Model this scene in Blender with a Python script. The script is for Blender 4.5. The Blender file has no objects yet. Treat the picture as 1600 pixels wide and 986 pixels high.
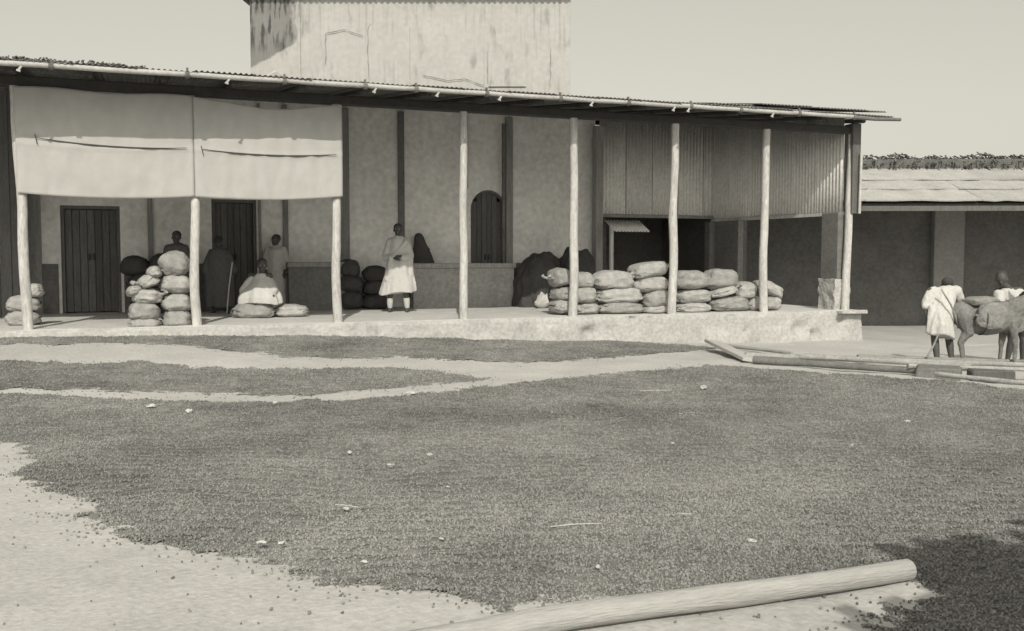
import bpy, bmesh, math, random
import numpy as np
from mathutils import Vector, Matrix, noise
random.seed(7); RNG = np.random.default_rng(7)
S = bpy.context.scene; C = S.collection
R = math.radians
# ------------------------------------------------------------------ camera
cam = bpy.data.cameras.new('camera'); co = bpy.data.objects.new('camera', cam); C.objects.link(co)
cam.sensor_width = 36; cam.lens = 1500/1600*36; cam.clip_end = 3000; cam.clip_start = .05
co.location = (1.5095, -15.3685, 1.03)
co.rotation_euler = (R(90)-math.atan(90/1500), 0, -R(21.2))
S.camera = co
# ------------------------------------------------------------------ light
SUN = Vector((-.30, -1, .86)).normalized()
el = math.asin(SUN.z); az = math.atan2(SUN.x, SUN.y)
w = bpy.data.worlds.new('World'); S.world = w; w.use_nodes = True
nt = w.node_tree; bg = nt.nodes['Background']
sky = nt.nodes.new('ShaderNodeTexSky'); sky.sky_type = 'NISHITA'; sky.sun_disc = False
sky.sun_elevation = el; sky.sun_rotation = az
sky.air_density = 1.0; sky.dust_density = 3.0; sky.ozone_density = 1
bw = nt.nodes.new('ShaderNodeRGBToBW'); nt.links.new(sky.outputs[0], bw.inputs[0])
tint = nt.nodes.new('ShaderNodeMix'); tint.data_type = 'RGBA'; tint.blend_type = 'MULTIPLY'
tint.inputs[0].default_value = 1; tint.inputs[7].default_value = (1, .965, .85, 1)
hz = nt.nodes.new('ShaderNodeMath'); hz.operation = 'MULTIPLY_ADD'; hz.inputs[1].default_value = .45; hz.inputs[2].default_value = 1.7   # bright even haze
nt.links.new(bw.outputs[0], hz.inputs[0]); nt.links.new(hz.outputs[0], tint.inputs[6]); nt.links.new(tint.outputs[2], bg.inputs[0])
bg.inputs[1].default_value = .15
sl = bpy.data.lights.new('sun', 'SUN'); sl.energy = 2.2; sl.angle = R(.55); sl.color = (1, .96, .84)
so = bpy.data.objects.new('sun', sl); C.objects.link(so)
so.rotation_euler = SUN.to_track_quat('Z', 'Y').to_euler()
S.view_settings.view_transform = 'Standard'; S.view_settings.look = 'None'
S.view_settings.exposure = .40; S.view_settings.gamma = 1
S.cycles.max_bounces = 8; S.cycles.diffuse_bounces = 5
# ------------------------------------------------------------------ materials
def mat(name, v, rough=.9, sc=6, amt=.25, bump=.3, bsc=40, sc2=None, rnd=0, stretch=(1,1,1), metal=0, bdist=.01, wave=None):
    m = bpy.data.materials.new(name); m.use_nodes = True; n = m.node_tree.nodes; l = m.node_tree.links
    b = n['Principled BSDF']; b.inputs['Roughness'].default_value = rough; b.inputs['Metallic'].default_value = metal
    b.inputs['Specular IOR Level'].default_value = .25
    tc = n.new('ShaderNodeTexCoord'); mp = n.new('ShaderNodeMapping'); mp.inputs[3].default_value = stretch
    l.new(tc.outputs['Object'], mp.inputs[0])
    no = n.new('ShaderNodeTexNoise'); no.inputs['Scale'].default_value = sc; no.inputs['Detail'].default_value = 8; no.inputs['Roughness'].default_value = .65
    l.new(mp.outputs[0], no.inputs[0])
    n2 = n.new('ShaderNodeTexNoise'); n2.inputs['Scale'].default_value = sc2 or sc*7; n2.inputs['Detail'].default_value = 5
    l.new(mp.outputs[0], n2.inputs[0])
    a = n.new('ShaderNodeMath'); a.operation = 'ADD'; l.new(no.outputs[0], a.inputs[0]); l.new(n2.outputs[0], a.inputs[1])
    mr = n.new('ShaderNodeMapRange'); mr.inputs[1].default_value = .62; mr.inputs[2].default_value = 1.38
    mr.inputs[3].default_value = v*(1-amt); mr.inputs[4].default_value = v*(1+amt); l.new(a.outputs[0], mr.inputs[0])
    val = mr.outputs[0]
    if rnd:
        oi = n.new('ShaderNodeObjectInfo'); m3 = n.new('ShaderNodeMapRange'); m3.inputs[3].default_value = 1-rnd; m3.inputs[4].default_value = 1+rnd
        l.new(oi.outputs['Random'], m3.inputs[0]); mm = n.new('ShaderNodeMath'); mm.operation = 'MULTIPLY'
        l.new(val, mm.inputs[0]); l.new(m3.outputs[0], mm.inputs[1]); val = mm.outputs[0]
    cc = n.new('ShaderNodeCombineColor')
    for i, k in enumerate((1, .985, .96)):
        mu = n.new('ShaderNodeMath'); mu.operation = 'MULTIPLY'; mu.inputs[1].default_value = k; l.new(val, mu.inputs[0]); l.new(mu.outputs[0], cc.inputs[i])
    l.new(cc.outputs[0], b.inputs['Base Color'])
    n3 = n.new('ShaderNodeTexNoise'); n3.inputs['Scale'].default_value = bsc; n3.inputs['Detail'].default_value = 6; l.new(mp.outputs[0], n3.inputs[0])
    bp = n.new('ShaderNodeBump'); bp.inputs['Strength'].default_value = bump; bp.inputs['Distance'].default_value = bdist
    l.new(n3.outputs[0], bp.inputs['Height']); l.new(bp.outputs[0], b.inputs['Normal'])
    m['val'] = 1
    m_nodes[name] = (n, l, val, cc, b)
    if name in ('coffee','bean'):
        ge = n.new('ShaderNodeNewGeometry'); pn = n.new('ShaderNodeTexNoise'); pn.inputs['Scale'].default_value = .8; pn.inputs['Detail'].default_value = 7; pn.inputs['Roughness'].default_value = .62; l.new(ge.outputs['Position'], pn.inputs[0])
        pr_ = n.new('ShaderNodeMapRange'); pr_.inputs[1].default_value = .33; pr_.inputs[2].default_value = .67; pr_.inputs[3].default_value = .80; pr_.inputs[4].default_value = 1.26; l.new(pn.outputs[0], pr_.inputs[0])
        pm = n.new('ShaderNodeMix'); pm.data_type = 'RGBA'; pm.blend_type = 'MULTIPLY'; pm.inputs[0].default_value = 1
        l.new(cc.outputs[0], pm.inputs[6]); l.new(pr_.outputs[0], pm.inputs[7]); l.new(pm.outputs[2], b.inputs['Base Color'])
    return m
m_nodes = {}
M = dict(
 sand=mat('sand', .46, sc=.9, amt=.22, bump=.35, bsc=35, sc2=28, bdist=.02),
 coffee=mat('coffee', .20, sc=.8, amt=.42, bump=1, bsc=110, sc2=5, bdist=.015),
 bean=mat('bean', .215, sc=60, amt=.15, bump=0, rnd=.4, rough=.7),
 plaster=mat('floor_plaster', .42, sc=2.5, amt=.3, bump=.8, bsc=18, bdist=.02),
 floor=mat('trodden_floor', .56, sc=2.2, amt=.22, bump=.5, bsc=25),
 wash=mat('whitewash', .80, sc=.9, amt=.24, bump=.3, bsc=14, sc2=9),
 dado=mat('dado_paint', .18, sc=2, amt=.3, bump=.4, bsc=20),
 dark=mat('dark_wood', .15, sc=4, amt=.4, bump=.5, bsc=30, stretch=(6,6,.6), rnd=.2),
 brown=mat('brown_wood', .30, sc=4, amt=.4, bump=.5, bsc=30, stretch=(6,6,.6), rnd=.2),
 pillar=mat('dim_plaster', .30, sc=2, amt=.2),
 shadewood=mat('shaded_wood', .07, sc=4, amt=.3, rnd=.2),  # under-eave shade put into the colour of beam and rafters
 counter=mat('counter_plaster', .34, sc=2, amt=.3, bump=.4, bsc=20),
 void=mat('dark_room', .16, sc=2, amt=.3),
 post=mat('limewashed_post', .50, sc=3, amt=.38, bump=.5, bsc=25, stretch=(3,3,.7), sc2=14),
 canvas=mat('canvas', .45, sc=1.5, amt=.10, bump=.4, bsc=160, sc2=5),
 rope=mat('rope', .08),
 gutter=mat('gutter_tin', .44, sc=3, amt=.25, rough=.6),
 tin=mat('weathered_tin', .17, sc=2.5, amt=.4, rough=.7, bump=.2, rnd=.18),
 tinwall=mat('wall_tin', .70, sc=2.0, amt=.22, rough=.7, bump=.2, rnd=.12),
 sheet=mat('pale_sheet', .40, sc=2.5, amt=.25, rough=.8, bump=.5, rnd=.08),
 thatch=mat('thatch', .17, sc=5, amt=.5, bump=1, bsc=50, bdist=.03, rnd=.15),
 sack=mat("burlap", .35, sc=9, amt=.42, bump=.7, bsc=70, sc2=120, rnd=.16),
 pack=mat('pack_cloth', .24, sc=14, amt=.5, bump=1, bsc=60),
 sackshade=mat('shaded_burlap', .08, sc=5, amt=.3, bump=.8, bsc=120, sc2=80, rnd=.2),  # burlap copy with the back wall shade put into its colour
 tarp=mat('tarpaulin', .07, sc=3, amt=.3, bump=.5, bsc=15, rough=.8),
 log=mat('peeled_log', .40, sc=4, amt=.22, bump=.8, bsc=22, stretch=(.5,5,5), sc2=30),
 pole=mat('weathered_pole', .24, sc=5, amt=.35, bump=.6, bsc=25, rnd=.35),
 palepole=mat('grey_pole', .36, sc=5, amt=.4, bump=.6, bsc=25),
 plank=mat('bare_plank', .46, sc=4, amt=.2, bump=.4, stretch=(.6,5,5)),
 stone=mat('pale_stone', .55, sc=9, amt=.2, bump=.6),
 rubble=mat('rubble_stone', .44, sc=7, amt=.3, bump=1, bsc=14, bdist=.04),
 skin=mat('dark_skin', .09, sc=8, amt=.15, bump=.1, rough=.55),
 hair=mat('black_hair', .06, sc=30, amt=.3, bump=.8, bsc=90),
 eye=mat('eye', .5, amt=.02, bump=0, rough=.3),
 robe=mat('white_cotton', .54, sc=4, amt=.12, bump=.4, bsc=40),
 greyrobe=mat('grey_cotton', .12, sc=4, amt=.25, bump=.4, bsc=40),
 palerobe=mat('pale_cotton', .55, sc=4, amt=.15, bump=.4, bsc=40),
 blackrobe=mat('black_veil', .08, sc=4, amt=.2, bump=.4, bsc=40),
 donkey=mat('donkey_coat', .19, sc=3.5, amt=.45, bump=.6, bsc=80),
 hoof=mat('hoof', .05),
 straw=mat('straw', .62),
)
# tall building plaster with stains and a darker upper left patch (own shape, object space)
def stained():
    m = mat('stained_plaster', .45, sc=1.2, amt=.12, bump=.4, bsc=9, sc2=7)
    n, l, val, cc, b = m_nodes['stained_plaster']
    tc = n.new('ShaderNodeTexCoord'); sx = n.new('ShaderNodeSeparateXYZ'); l.new(tc.outputs['Object'], sx.inputs[0])
    def M1(op, a, bb, c=None):
        q = n.new('ShaderNodeMath'); q.operation = op
        for i, v in enumerate((a, bb, c)):
            if v is None: continue
            if isinstance(v, (int, float)): q.inputs[i].default_value = v
            else: l.new(v, q.inputs[i])
        return q.outputs[0]
    def MR(v, a, b_, c, d):
        q = n.new('ShaderNodeMapRange'); q.interpolation_type = 'SMOOTHSTEP'; l.new(v, q.inputs[0])
        for i, x in enumerate((a, b_, c, d)): q.inputs[i+1].default_value = x
        return q.outputs[0]
    def NO(sc, st=(1,1,1), det=6):
        mp = n.new('ShaderNodeMapping'); mp.inputs[3].default_value = st; l.new(tc.outputs['Object'], mp.inputs[0])
        q = n.new('ShaderNodeTexNoise'); q.inputs['Scale'].default_value = sc; q.inputs['Detail'].default_value = det; l.new(mp.outputs[0], q.inputs[0]); return q.outputs[0]
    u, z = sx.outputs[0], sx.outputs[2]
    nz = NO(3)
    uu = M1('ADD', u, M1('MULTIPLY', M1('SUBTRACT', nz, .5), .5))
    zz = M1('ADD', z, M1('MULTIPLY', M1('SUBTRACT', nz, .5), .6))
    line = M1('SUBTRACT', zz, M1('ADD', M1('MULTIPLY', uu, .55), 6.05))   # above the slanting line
    left_patch = M1('MULTIPLY', MR(line, 0, .08, 0, 1), MR(uu, 1.05, 1.3, 1, 0))  # darker patch above that line, left part of the wall only
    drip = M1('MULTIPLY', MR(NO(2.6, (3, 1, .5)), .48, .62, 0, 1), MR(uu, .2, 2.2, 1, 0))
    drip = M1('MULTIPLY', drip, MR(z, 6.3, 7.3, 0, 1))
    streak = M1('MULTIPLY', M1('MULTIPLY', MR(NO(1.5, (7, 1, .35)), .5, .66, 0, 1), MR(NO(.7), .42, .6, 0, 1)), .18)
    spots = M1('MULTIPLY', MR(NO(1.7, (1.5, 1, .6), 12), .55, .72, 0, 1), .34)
    tot = M1('MINIMUM', M1('ADD', M1('ADD', M1('MULTIPLY', left_patch, .5), M1('ADD', M1('MULTIPLY', drip, .6), streak)), spots), .82)
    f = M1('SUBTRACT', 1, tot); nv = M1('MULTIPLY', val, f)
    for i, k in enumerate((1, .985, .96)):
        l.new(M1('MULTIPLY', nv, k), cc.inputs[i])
    return m
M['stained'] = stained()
# ------------------------------------------------------------------ helpers
def link(name, me, parent=None):
    o = bpy.data.objects.new(name, me); C.objects.link(o)
    if parent: o.parent = parent
    return o
def obj(name, bm, m, parent=None, smooth=False):
    me = bpy.data.meshes.new(name); bmesh.ops.recalc_face_normals(bm, faces=bm.faces); bm.to_mesh(me); bm.free()
    me.materials.append(M[m])
    if smooth: me.polygons.foreach_set('use_smooth', [True]*len(me.polygons)); me.set_sharp_from_angle(angle=R(52))
    return link(name, me, parent)
def tag(o, label=None, cat=None, group=None, kind=None):
    for k, v in (('label', label), ('category', cat), ('group', group), ('kind', kind)):
        if v: o[k] = v
    return o
def empty(name, loc=(0,0,0), rz=0):
    o = bpy.data.objects.new(name, None); C.objects.link(o); o.location = loc; o.rotation_euler = (0,0,rz); o.empty_display_size = .1
    return o
def box(bm, c, s, rz=0, ry=0, rx=0, bev=0, jit=0):
    r = bmesh.ops.create_cube(bm, size=1); vs = r['verts']
    mt = Matrix.Translation(c) @ Matrix.Rotation(rz,4,'Z') @ Matrix.Rotation(ry,4,'Y') @ Matrix.Rotation(rx,4,'X') @ Matrix.Diagonal((*s,1))
    bmesh.ops.transform(bm, matrix=mt, verts=vs)
    if jit:
        for v in vs: v.co += Vector([random.uniform(-jit, jit) for _ in range(3)])
    if bev: bmesh.ops.bevel(bm, geom=list({e for v in vs for e in v.link_edges}), offset=bev, segments=1, affect='EDGES')
    return bm
def rect(bm, x0, x1, y0, y1, z0, z1, **k): return box(bm, ((x0+x1)/2,(y0+y1)/2,(z0+z1)/2), (abs(x1-x0),abs(y1-y0),abs(z1-z0)), **k)
def tube(bm, pts, rad, n=8, wob=0, seed=0, cap=True):
    pts = [Vector(p) for p in pts]; rad = rad if isinstance(rad, (list, tuple)) else [rad]*len(pts); rings = []
    for i, p in enumerate(pts):
        t = (pts[min(i+1,len(pts)-1)]-pts[max(i-1,0)]).normalized()
        a = (t.cross(Vector((0,0,1))) if abs(t.z) < .9 else t.cross(Vector((0,-1,0)))).normalized(); b = t.cross(a)
        rr = []
        for k in range(n):
            th = 2*math.pi*(k+.5)/n; q = rad[i]*(1+wob*noise.noise(Vector((p.x*3+seed, p.z*3+k*1.7, p.y*3))))
            rr.append(bm.verts.new(p+a*math.cos(th)*q+b*math.sin(th)*q))
        rings.append(rr)
    for r0, r1 in zip(rings, rings[1:]):
        for k in range(n): bm.faces.new((r0[k], r0[(k+1)%n], r1[(k+1)%n], r1[k]))
    if cap: bm.faces.new(rings[0][::-1]); bm.faces.new(rings[-1])
    return bm
def lerp(a, b, t): return a+(b-a)*t
def ss(t): t = min(1, max(0, t)); return t*t*(3-2*t)
def gz(x, y):
    e = -.12-.46*ss(x/14.6); f = -.42-.2*ss((x-8)/8); t = ss(-y/5)
    return e*(1-t)+f*t-.27*ss((x-14)/4)*ss((y+4)/5)
def ssn(t): t = np.clip(t, 0, 1); return t*t*(3-2*t)
def gzn(x, y):
    e = -.12-.46*ssn(x/14.6); f = -.42-.2*ssn((x-8)/8); t = ssn(-y/5)
    return e*(1-t)+f*t-.27*ssn((x-14)/4)*ssn((y+4)/5)
NZ = {}
def vnoise(x, y, s, seed=0):          # smooth value noise, numpy
    g = NZ.setdefault(seed, np.random.default_rng(seed+50).random((256,256)))
    X = x/s; Y = y/s; i = np.floor(X).astype(int); j = np.floor(Y).astype(int); fx = X-i; fy = Y-j
    fx = fx*fx*(3-2*fx); fy = fy*fy*(3-2*fy); i &= 255; j &= 255; i1 = (i+1)&255; j1 = (j+1)&255
    return (g[i,j]*(1-fx)*(1-fy)+g[i1,j]*fx*(1-fy)+g[i,j1]*(1-fx)*fy+g[i1,j1]*fx*fy)-.5
def ground_relief(x, y): return .05*vnoise(x,y,1.3,1)+.02*vnoise(x,y,.35,2)+.012*vnoise(x,y,.11,3)
def mesh_np(name, verts, faces, m, parent=None, smooth=True):
    me = bpy.data.meshes.new(name); me.vertices.add(len(verts)); me.vertices.foreach_set('co', verts.astype(np.float32).ravel())
    k = faces.shape[1]; me.loops.add(faces.size); me.loops.foreach_set('vertex_index', faces.astype(np.int32).ravel())
    me.polygons.add(len(faces)); me.polygons.foreach_set('loop_start', np.arange(0, faces.size, k, dtype=np.int32))
    me.polygons.foreach_set('use_smooth', np.full(len(faces), smooth)); me.update(calc_edges=True); me.validate()
    if m: me.materials.append(M[m])
    return link(name, me, parent)
def grid_faces(nx, ny):
    i, j = np.meshgrid(np.arange(nx-1), np.arange(ny-1), indexing='ij'); a = (i*ny+j).ravel()
    return np.stack([a, a+ny, a+ny+1, a+1], 1)
# ------------------------------------------------------------------ ground
def axis(c0, c1, step, far):
    a = list(np.arange(c0, c1+1e-6, step)); d = step*1.5; p = c1
    hi = []
    while p < far: p += d; d *= 1.35; hi.append(p)
    lo = []; d = step*1.5; p = c0
    while p > -far: p -= d; d *= 1.35; lo.append(p)
    return np.array(lo[::-1]+a+hi)
xs = np.unique(np.concatenate([axis(-1.5, 15, .07, 900), np.arange(15.2, 30, .3)])); ys = np.unique(np.concatenate([axis(-13.2, .3, .06, 900), np.arange(.5, 12, .3)]))
GX, GY = np.meshgrid(xs, ys, indexing='ij')
GZ = gzn(GX, GY)+ground_relief(GX, GY)*np.where(GY < .2, 1, .3)
g = mesh_np('ground', np.stack([GX,GY,GZ], -1).reshape(-1,3), grid_faces(len(xs), len(ys)), 'sand')
g['kind'] = 'structure'
# ------------------------------------------------------------------ coffee spreads
MAIN = [(-0.61,-3.92),(0.22,-4.07),(0.75,-4.41),(1.37,-4.69),(1.99,-5.05),(2.7,-5.47),(3.43,-5.75),(3.98,-5.68),(4.59,-5.51),(5.33,-5.12),(5.99,-4.88),(6.47,-4.74),(7.49,-4.5),(8.52,-4.39),(9.02,-4.84),(9.41,-5.37),(9.8,-5.87),(10.33,-6.48),(10.66,-7.41),(10.95,-8.08),(12.5,-8.6),(9,-13.2)]
LOW = [(-0.23,-6.02),(0.45,-6.89),(0.54,-6.93),(0.71,-7.77),(0.8,-8.34),(0.95,-8.83),(1.13,-9.14),(1.22,-9.5),(1.32,-9.78),(1.44,-10.03),(1.55,-10.24),(1.73,-10.39),(1.87,-10.5),(2.0,-10.71),(2.13,-10.89),(2.24,-11.08),(2.36,-11.22),(2.48,-11.33),(2.59,-11.44),(2.73,-11.62),(2.9,-11.71),(3.08,-11.78),(3.49,-11.86),(3.96,-11.9),(4.42,-11.92),(4.70,-12.0),(4.68,-12.22),(4.32,-12.34),(4.0,-12.6),(3.9,-13.2)]
MAIN += LOW[::-1]
MID = [(-0.98,-1.86),(0.01,-2.11),(0.84,-2.43),(1.5,-2.55),(2.09,-2.94),(2.83,-3.16),(3.6,-3.31),(4.41,-3.36),(5.11,-3.84),(5.45,-4.62),(4.93,-4.91),(4.27,-5.11),(3.54,-5.21),(2.76,-5.01),(2.01,-4.64),(1.37,-4.32),(0.73,-4.06),(0.2,-3.85),(-0.68,-3.56)]
TOP = [(-1.64,-.12),(4.5,-.12),(6.6,-.25),(7.6,-.3),(8.6,-.42),(9.65,-.75),(10.56,-1.19),(10.33,-1.87),(9.16,-2.68),(8.38,-2.89),(7.17,-3.24),(6.21,-3.26),(5.38,-2.98),(4.78,-2.55),(4.07,-2.58),(3.27,-2.28),(2.81,-1.81),(2.17,-1.35),(1.51,-1.28),(0.85,-1.0),(-0.14,-0.86),(-1.23,-0.62)]
def sdist(poly, X, Y):
    P = np.array(poly); Q = np.roll(P, -1, 0); d = np.full(X.shape, 1e9); ins = np.zeros(X.shape, bool)
    for (ax, ay), (bx, by) in zip(P, Q):
        ex, ey = bx-ax, by-ay; t = np.clip(((X-ax)*ex+(Y-ay)*ey)/(ex*ex+ey*ey+1e-12), 0, 1)
        d = np.minimum(d, np.hypot(X-ax-t*ex, Y-ay-t*ey))
        c = ((ay > Y) != (by > Y)); ins ^= c & (X < (bx-ax)*(Y-ay)/(by-ay+1e-12)+ax)
    return np.where(ins, d, -d)
def sd(poly, X, Y): return sdist(poly, X, Y)+.17*vnoise(X,Y,.24,5)+.12*vnoise(X,Y,.08,6)+.06*vnoise(X,Y,.6,7)
def coffee_top(X, Y, d, h):
    rk = Y*.92+X*.38+.25*vnoise(X,Y,1.1,31); fr = .006*np.sin(rk/.15*6.283)*(.5+vnoise(X,Y,2.2,32))*2+.010*vnoise(X+3*Y*.1, Y, .09, 8)+.022*vnoise(X, Y, .45, 9)+.008*vnoise(X,Y,.04,11)
    return gzn(X,Y)+ground_relief(X,Y)+h*np.clip(d/.35,0,1)**.6-.01+fr+.006
def spread(poly, h, step, label):
    P = np.array(poly); x = np.arange(P[:,0].min()-.1, P[:,0].max()+.1, step); y = np.arange(P[:,1].min()-.1, P[:,1].max()+.1, step)
    X, Y = np.meshgrid(x, y, indexing='ij'); d = sd(poly, X, Y); Z = coffee_top(X, Y, d, h)
    F = grid_faces(len(x), len(y)); keep = (d.ravel()[F] > -.01).all(1); F = F[keep]
    V = np.stack([X,Y,Z], -1).reshape(-1,3); used = np.unique(F); mp = np.zeros(len(V), int); mp[used] = np.arange(len(used))
    o = mesh_np('coffee_spread', V[used], mp[F], 'coffee'); return tag(o, label, 'coffee', None, 'stuff')
spread(MAIN, .03, .035, 'widest dark layer of coffee berries drying across the foreground')
spread(MID, .022, .04, 'lens-shaped dark layer of drying coffee between two pale sand strips')
spread(TOP, .022, .04, 'narrow dark layer of drying coffee along the foot of the platform')
def bean_scatter():
    pts = []; scl = []
    camxy = np.array([1.51,-15.37])
    for poly, h in ((MAIN,.03),(MID,.022),(TOP,.022)):
        P = np.array(poly); lo = P.min(0)-.3; hi = P.max(0)+.3; A = np.prod(hi-lo); N = int(A*6500)
        q = RNG.random((N,2))*(hi-lo)+lo; dist = np.hypot(*(q-camxy).T)
        q = q[RNG.random(N) < np.clip((5.2/dist)**2.2, .045, 1)]; X, Y = q.T; d = sd(poly, X, Y)
        ok = (d > 0) | ((d > -.28) & (RNG.random(len(d)) < .10*np.exp(d/.09))) ; ok &= (Y < -.1)
        X, Y, d = X[ok], Y[ok], d[ok]; dist = np.hypot(X-camxy[0], Y-camxy[1])
        Z = np.where(d > 0, coffee_top(X,Y,d,h)+.003, gzn(X,Y)+ground_relief(X,Y)+.004)
        pts.append(np.stack([X,Y,Z],1)); scl.append((.8+.45*RNG.random(len(X)))*np.clip(dist/9, 1, 1.3))
    N = 260; q = np.stack([RNG.uniform(.3,4.5,N), RNG.uniform(-12.8,-9,N)],1); d = sd(MAIN, q[:,0], q[:,1]); q = q[d < 0]
    pts.append(np.stack([q[:,0], q[:,1], gzn(*q.T)+ground_relief(*q.T)+.005],1)); scl.append(.7+1.1*RNG.random(len(q))**3)
    p = np.concatenate(pts); s = np.concatenate(scl)
    me = bpy.data.meshes.new('coffee_berries'); me.vertices.add(len(p)); me.vertices.foreach_set('co', p.astype(np.float32).ravel())
    at = me.attributes.new('scl','FLOAT','POINT'); at.data.foreach_set('value', s.astype(np.float32))
    rot = RNG.random((len(p),3))*6.28; at = me.attributes.new('rot','FLOAT_VECTOR','POINT'); at.data.foreach_set('vector', rot.astype(np.float32).ravel())
    o = link('coffee_berries', me); tag(o, 'loose dark berries lying on the drying coffee layers and pale sand edge', 'coffee', None, 'stuff')
    ng = bpy.data.node_groups.new('berries','GeometryNodeTree'); ng.interface.new_socket('Geometry', in_out='INPUT', socket_type='NodeSocketGeometry'); ng.interface.new_socket('Geometry', in_out='OUTPUT', socket_type='NodeSocketGeometry')
    n = ng.nodes; gi = n.new('NodeGroupInput'); go = n.new('NodeGroupOutput'); ip = n.new('GeometryNodeInstanceOnPoints')
    ic = n.new('GeometryNodeMeshIcoSphere'); ic.inputs['Radius'].default_value = .0060; ic.inputs['Subdivisions'].default_value = 1
    tr = n.new('GeometryNodeTransform'); tr.inputs['Scale'].default_value = (1.35,.95,.8)
    sm = n.new('GeometryNodeSetMaterial'); sm.inputs['Material'].default_value = M['bean']
    a1 = n.new('GeometryNodeInputNamedAttribute'); a1.data_type = 'FLOAT'; a1.inputs[0].default_value = 'scl'
    a2 = n.new('GeometryNodeInputNamedAttribute'); a2.data_type = 'FLOAT_VECTOR'; a2.inputs[0].default_value = 'rot'
    L = ng.links.new; L(ic.outputs[0], tr.inputs[0]); L(tr.outputs[0], sm.inputs[0]); L(sm.outputs[0], ip.inputs['Instance'])
    L(gi.outputs[0], ip.inputs['Points']); L(a1.outputs[0], ip.inputs['Scale']); L(a2.outputs[0], ip.inputs['Rotation']); L(ip.outputs[0], go.inputs[0])
    o.modifiers.new('berries','NODES').node_group = ng
    print('beans', len(p))
bean_scatter()
# ------------------------------------------------------------------ platform (structure)
def platform():
    bm = bmesh.new(); x = np.arange(-4, 14.86, .07); prof_t = None
    cols = []
    for X in x:
        b = gz(X, -.2)-.06; e = .03*noise.noise(Vector((X*1.3,0,0)))+.02*noise.noise(Vector((X*5,3,0)))
        col = []
        for k, t in enumerate((0,.12,.25,.38,.5,.62,.74,.86,.95)):
            z = lerp(b, -.03, t); yy = -.16+e-.05*(1-t)+.03*noise.noise(Vector((X*4, z*6, 1)))
            for hx, hz, hr in ((8.85,-.30,.16),(13.35,-.33,.20),(13.7,-.46,.13),(14.3,-.2,.12),(9.7,-.06,.05),(12.1,-.35,.08)):
                q = math.hypot(X-hx, (z-hz)*1.1)/hr
                if q < 1: yy += .12*(1-q*q)
            col.append((X, yy, z))
        col.append((X, -.13+e, -.008+.006*noise.noise(Vector((X*3,9,9)))))
        for y in (-.05,.1,.3,.6,1,1.5,2.1,2.8,3.5,4.6,7.4):
            col.append((X, y, .012*noise.noise(Vector((X*1.5,y*2,0)))+.005*noise.noise(Vector((X*6,y*6,0)))))
        cols.append([bm.verts.new(c) for c in col])
    for a, b in zip(cols, cols[1:]):
        for k in range(len(a)-1): bm.faces.new((a[k], b[k], b[k+1], a[k+1]))
    last = cols[-1]; low = [bm.verts.new((v.co.x+.02, v.co.y, -1.3)) for v in last[9:]]
    base = bm.verts.new((last[0].co.x+.02, last[0].co.y, -1.3))
    bm.faces.new(last[:10]+[low[0], base])
    for k in range(len(low)-1): bm.faces.new((last[9+k], last[10+k], low[k+1], low[k]))
    o = obj('platform', bm, 'plaster', smooth=True); o.data.materials.append(M['floor'])
    for p in o.data.polygons:
        if p.normal.z > .8 and p.center.y > -.12: p.material_index = 1
    o['kind'] = 'structure'
    sl = bmesh.new(); box(sl, (14.55,-.12,-.03), (.62,.42,.06), bev=.012, jit=.012); s = obj('corner_slab', sl, 'rubble', o)
platform()
# ------------------------------------------------------------------ veranda building
B = empty('veranda_building'); tag(B, 'long single-storey trading store with post-and-tin veranda on a raised platform', 'building')
PX = [0,2.31,4.46,6.60,8.62,10.63,12.62,14.575]
lean = [-.09,-.02,.01,-.0,.02,.02,.03,.06]
def ze(x): return 3.57+.008*x
def ye(x): return -.95+.033*x
for i, (x, dx) in enumerate(zip(PX+[-2.3], lean+[0])):
    bm = bmesh.new(); pts = []; rad = []
    for k in range(15):
        t = k/14; z = lerp(-.02, 3.46, t)
        pts.append((x+dx*t+.035*noise.noise(Vector((x*7,z*.8,0))), .0+.02*noise.noise(Vector((x*5,z*.9,4))), z)); rad.append((.083 if i > 3 else .076)*(1-.16*t))
    tube(bm, pts, rad, 8, .10, i*3.3); obj('post', bm, 'post', B, True)
bm = bmesh.new(); rect(bm, -3.2, 14.75, -.06, .06, 3.46, 3.6, bev=.01); obj('eave_beam', bm, 'shadewood', B)
# roof: rafters + corrugated sheets + gutter
def rz_(x, y): return ze(x)+.062+(y-ye(x))*.115
bm = bmesh.new()
for x in np.arange(-3, 14.8, .98):
    a = Vector((x, ye(x)+.12, rz_(x, ye(x))-.075)); b = Vector((x, 7.3, rz_(x, 7.3)-.075)); tube(bm, [a,b], .045, 6)
roof = obj('roof', bm, 'shadewood', B)
bm = bmesh.new()
for y in (.9,2.2,3.5,4.8,6.2): rect(bm, -3.2, 14.7, y-.03, y+.03, rz_(6,y)-.17, rz_(6,y)-.12)
obj('purlin', bm, 'dark', roof)
def corr(w, l, amp=.012, pitch=.076, nper=6, rows=2):   # corrugated panel: width along x, length along y
    nx = int(w/pitch*nper)+1; x = np.linspace(0, w, nx); y = np.linspace(0, l, rows)
    X, Y = np.meshgrid(x, y, indexing='ij'); Z = amp*np.sin(X/pitch*2*np.pi)
    return np.stack([X,Y,Z], -1).reshape(-1,3), grid_faces(nx, rows)
def sheet_mesh(name, w, l, m, **k):
    V, F = corr(w, l, **k); o = mesh_np(name, V, F, m)
    sol = o.modifiers.new('s','SOLIDIFY'); sol.thickness = .004
    return o
proto = None; sid = 0
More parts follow.
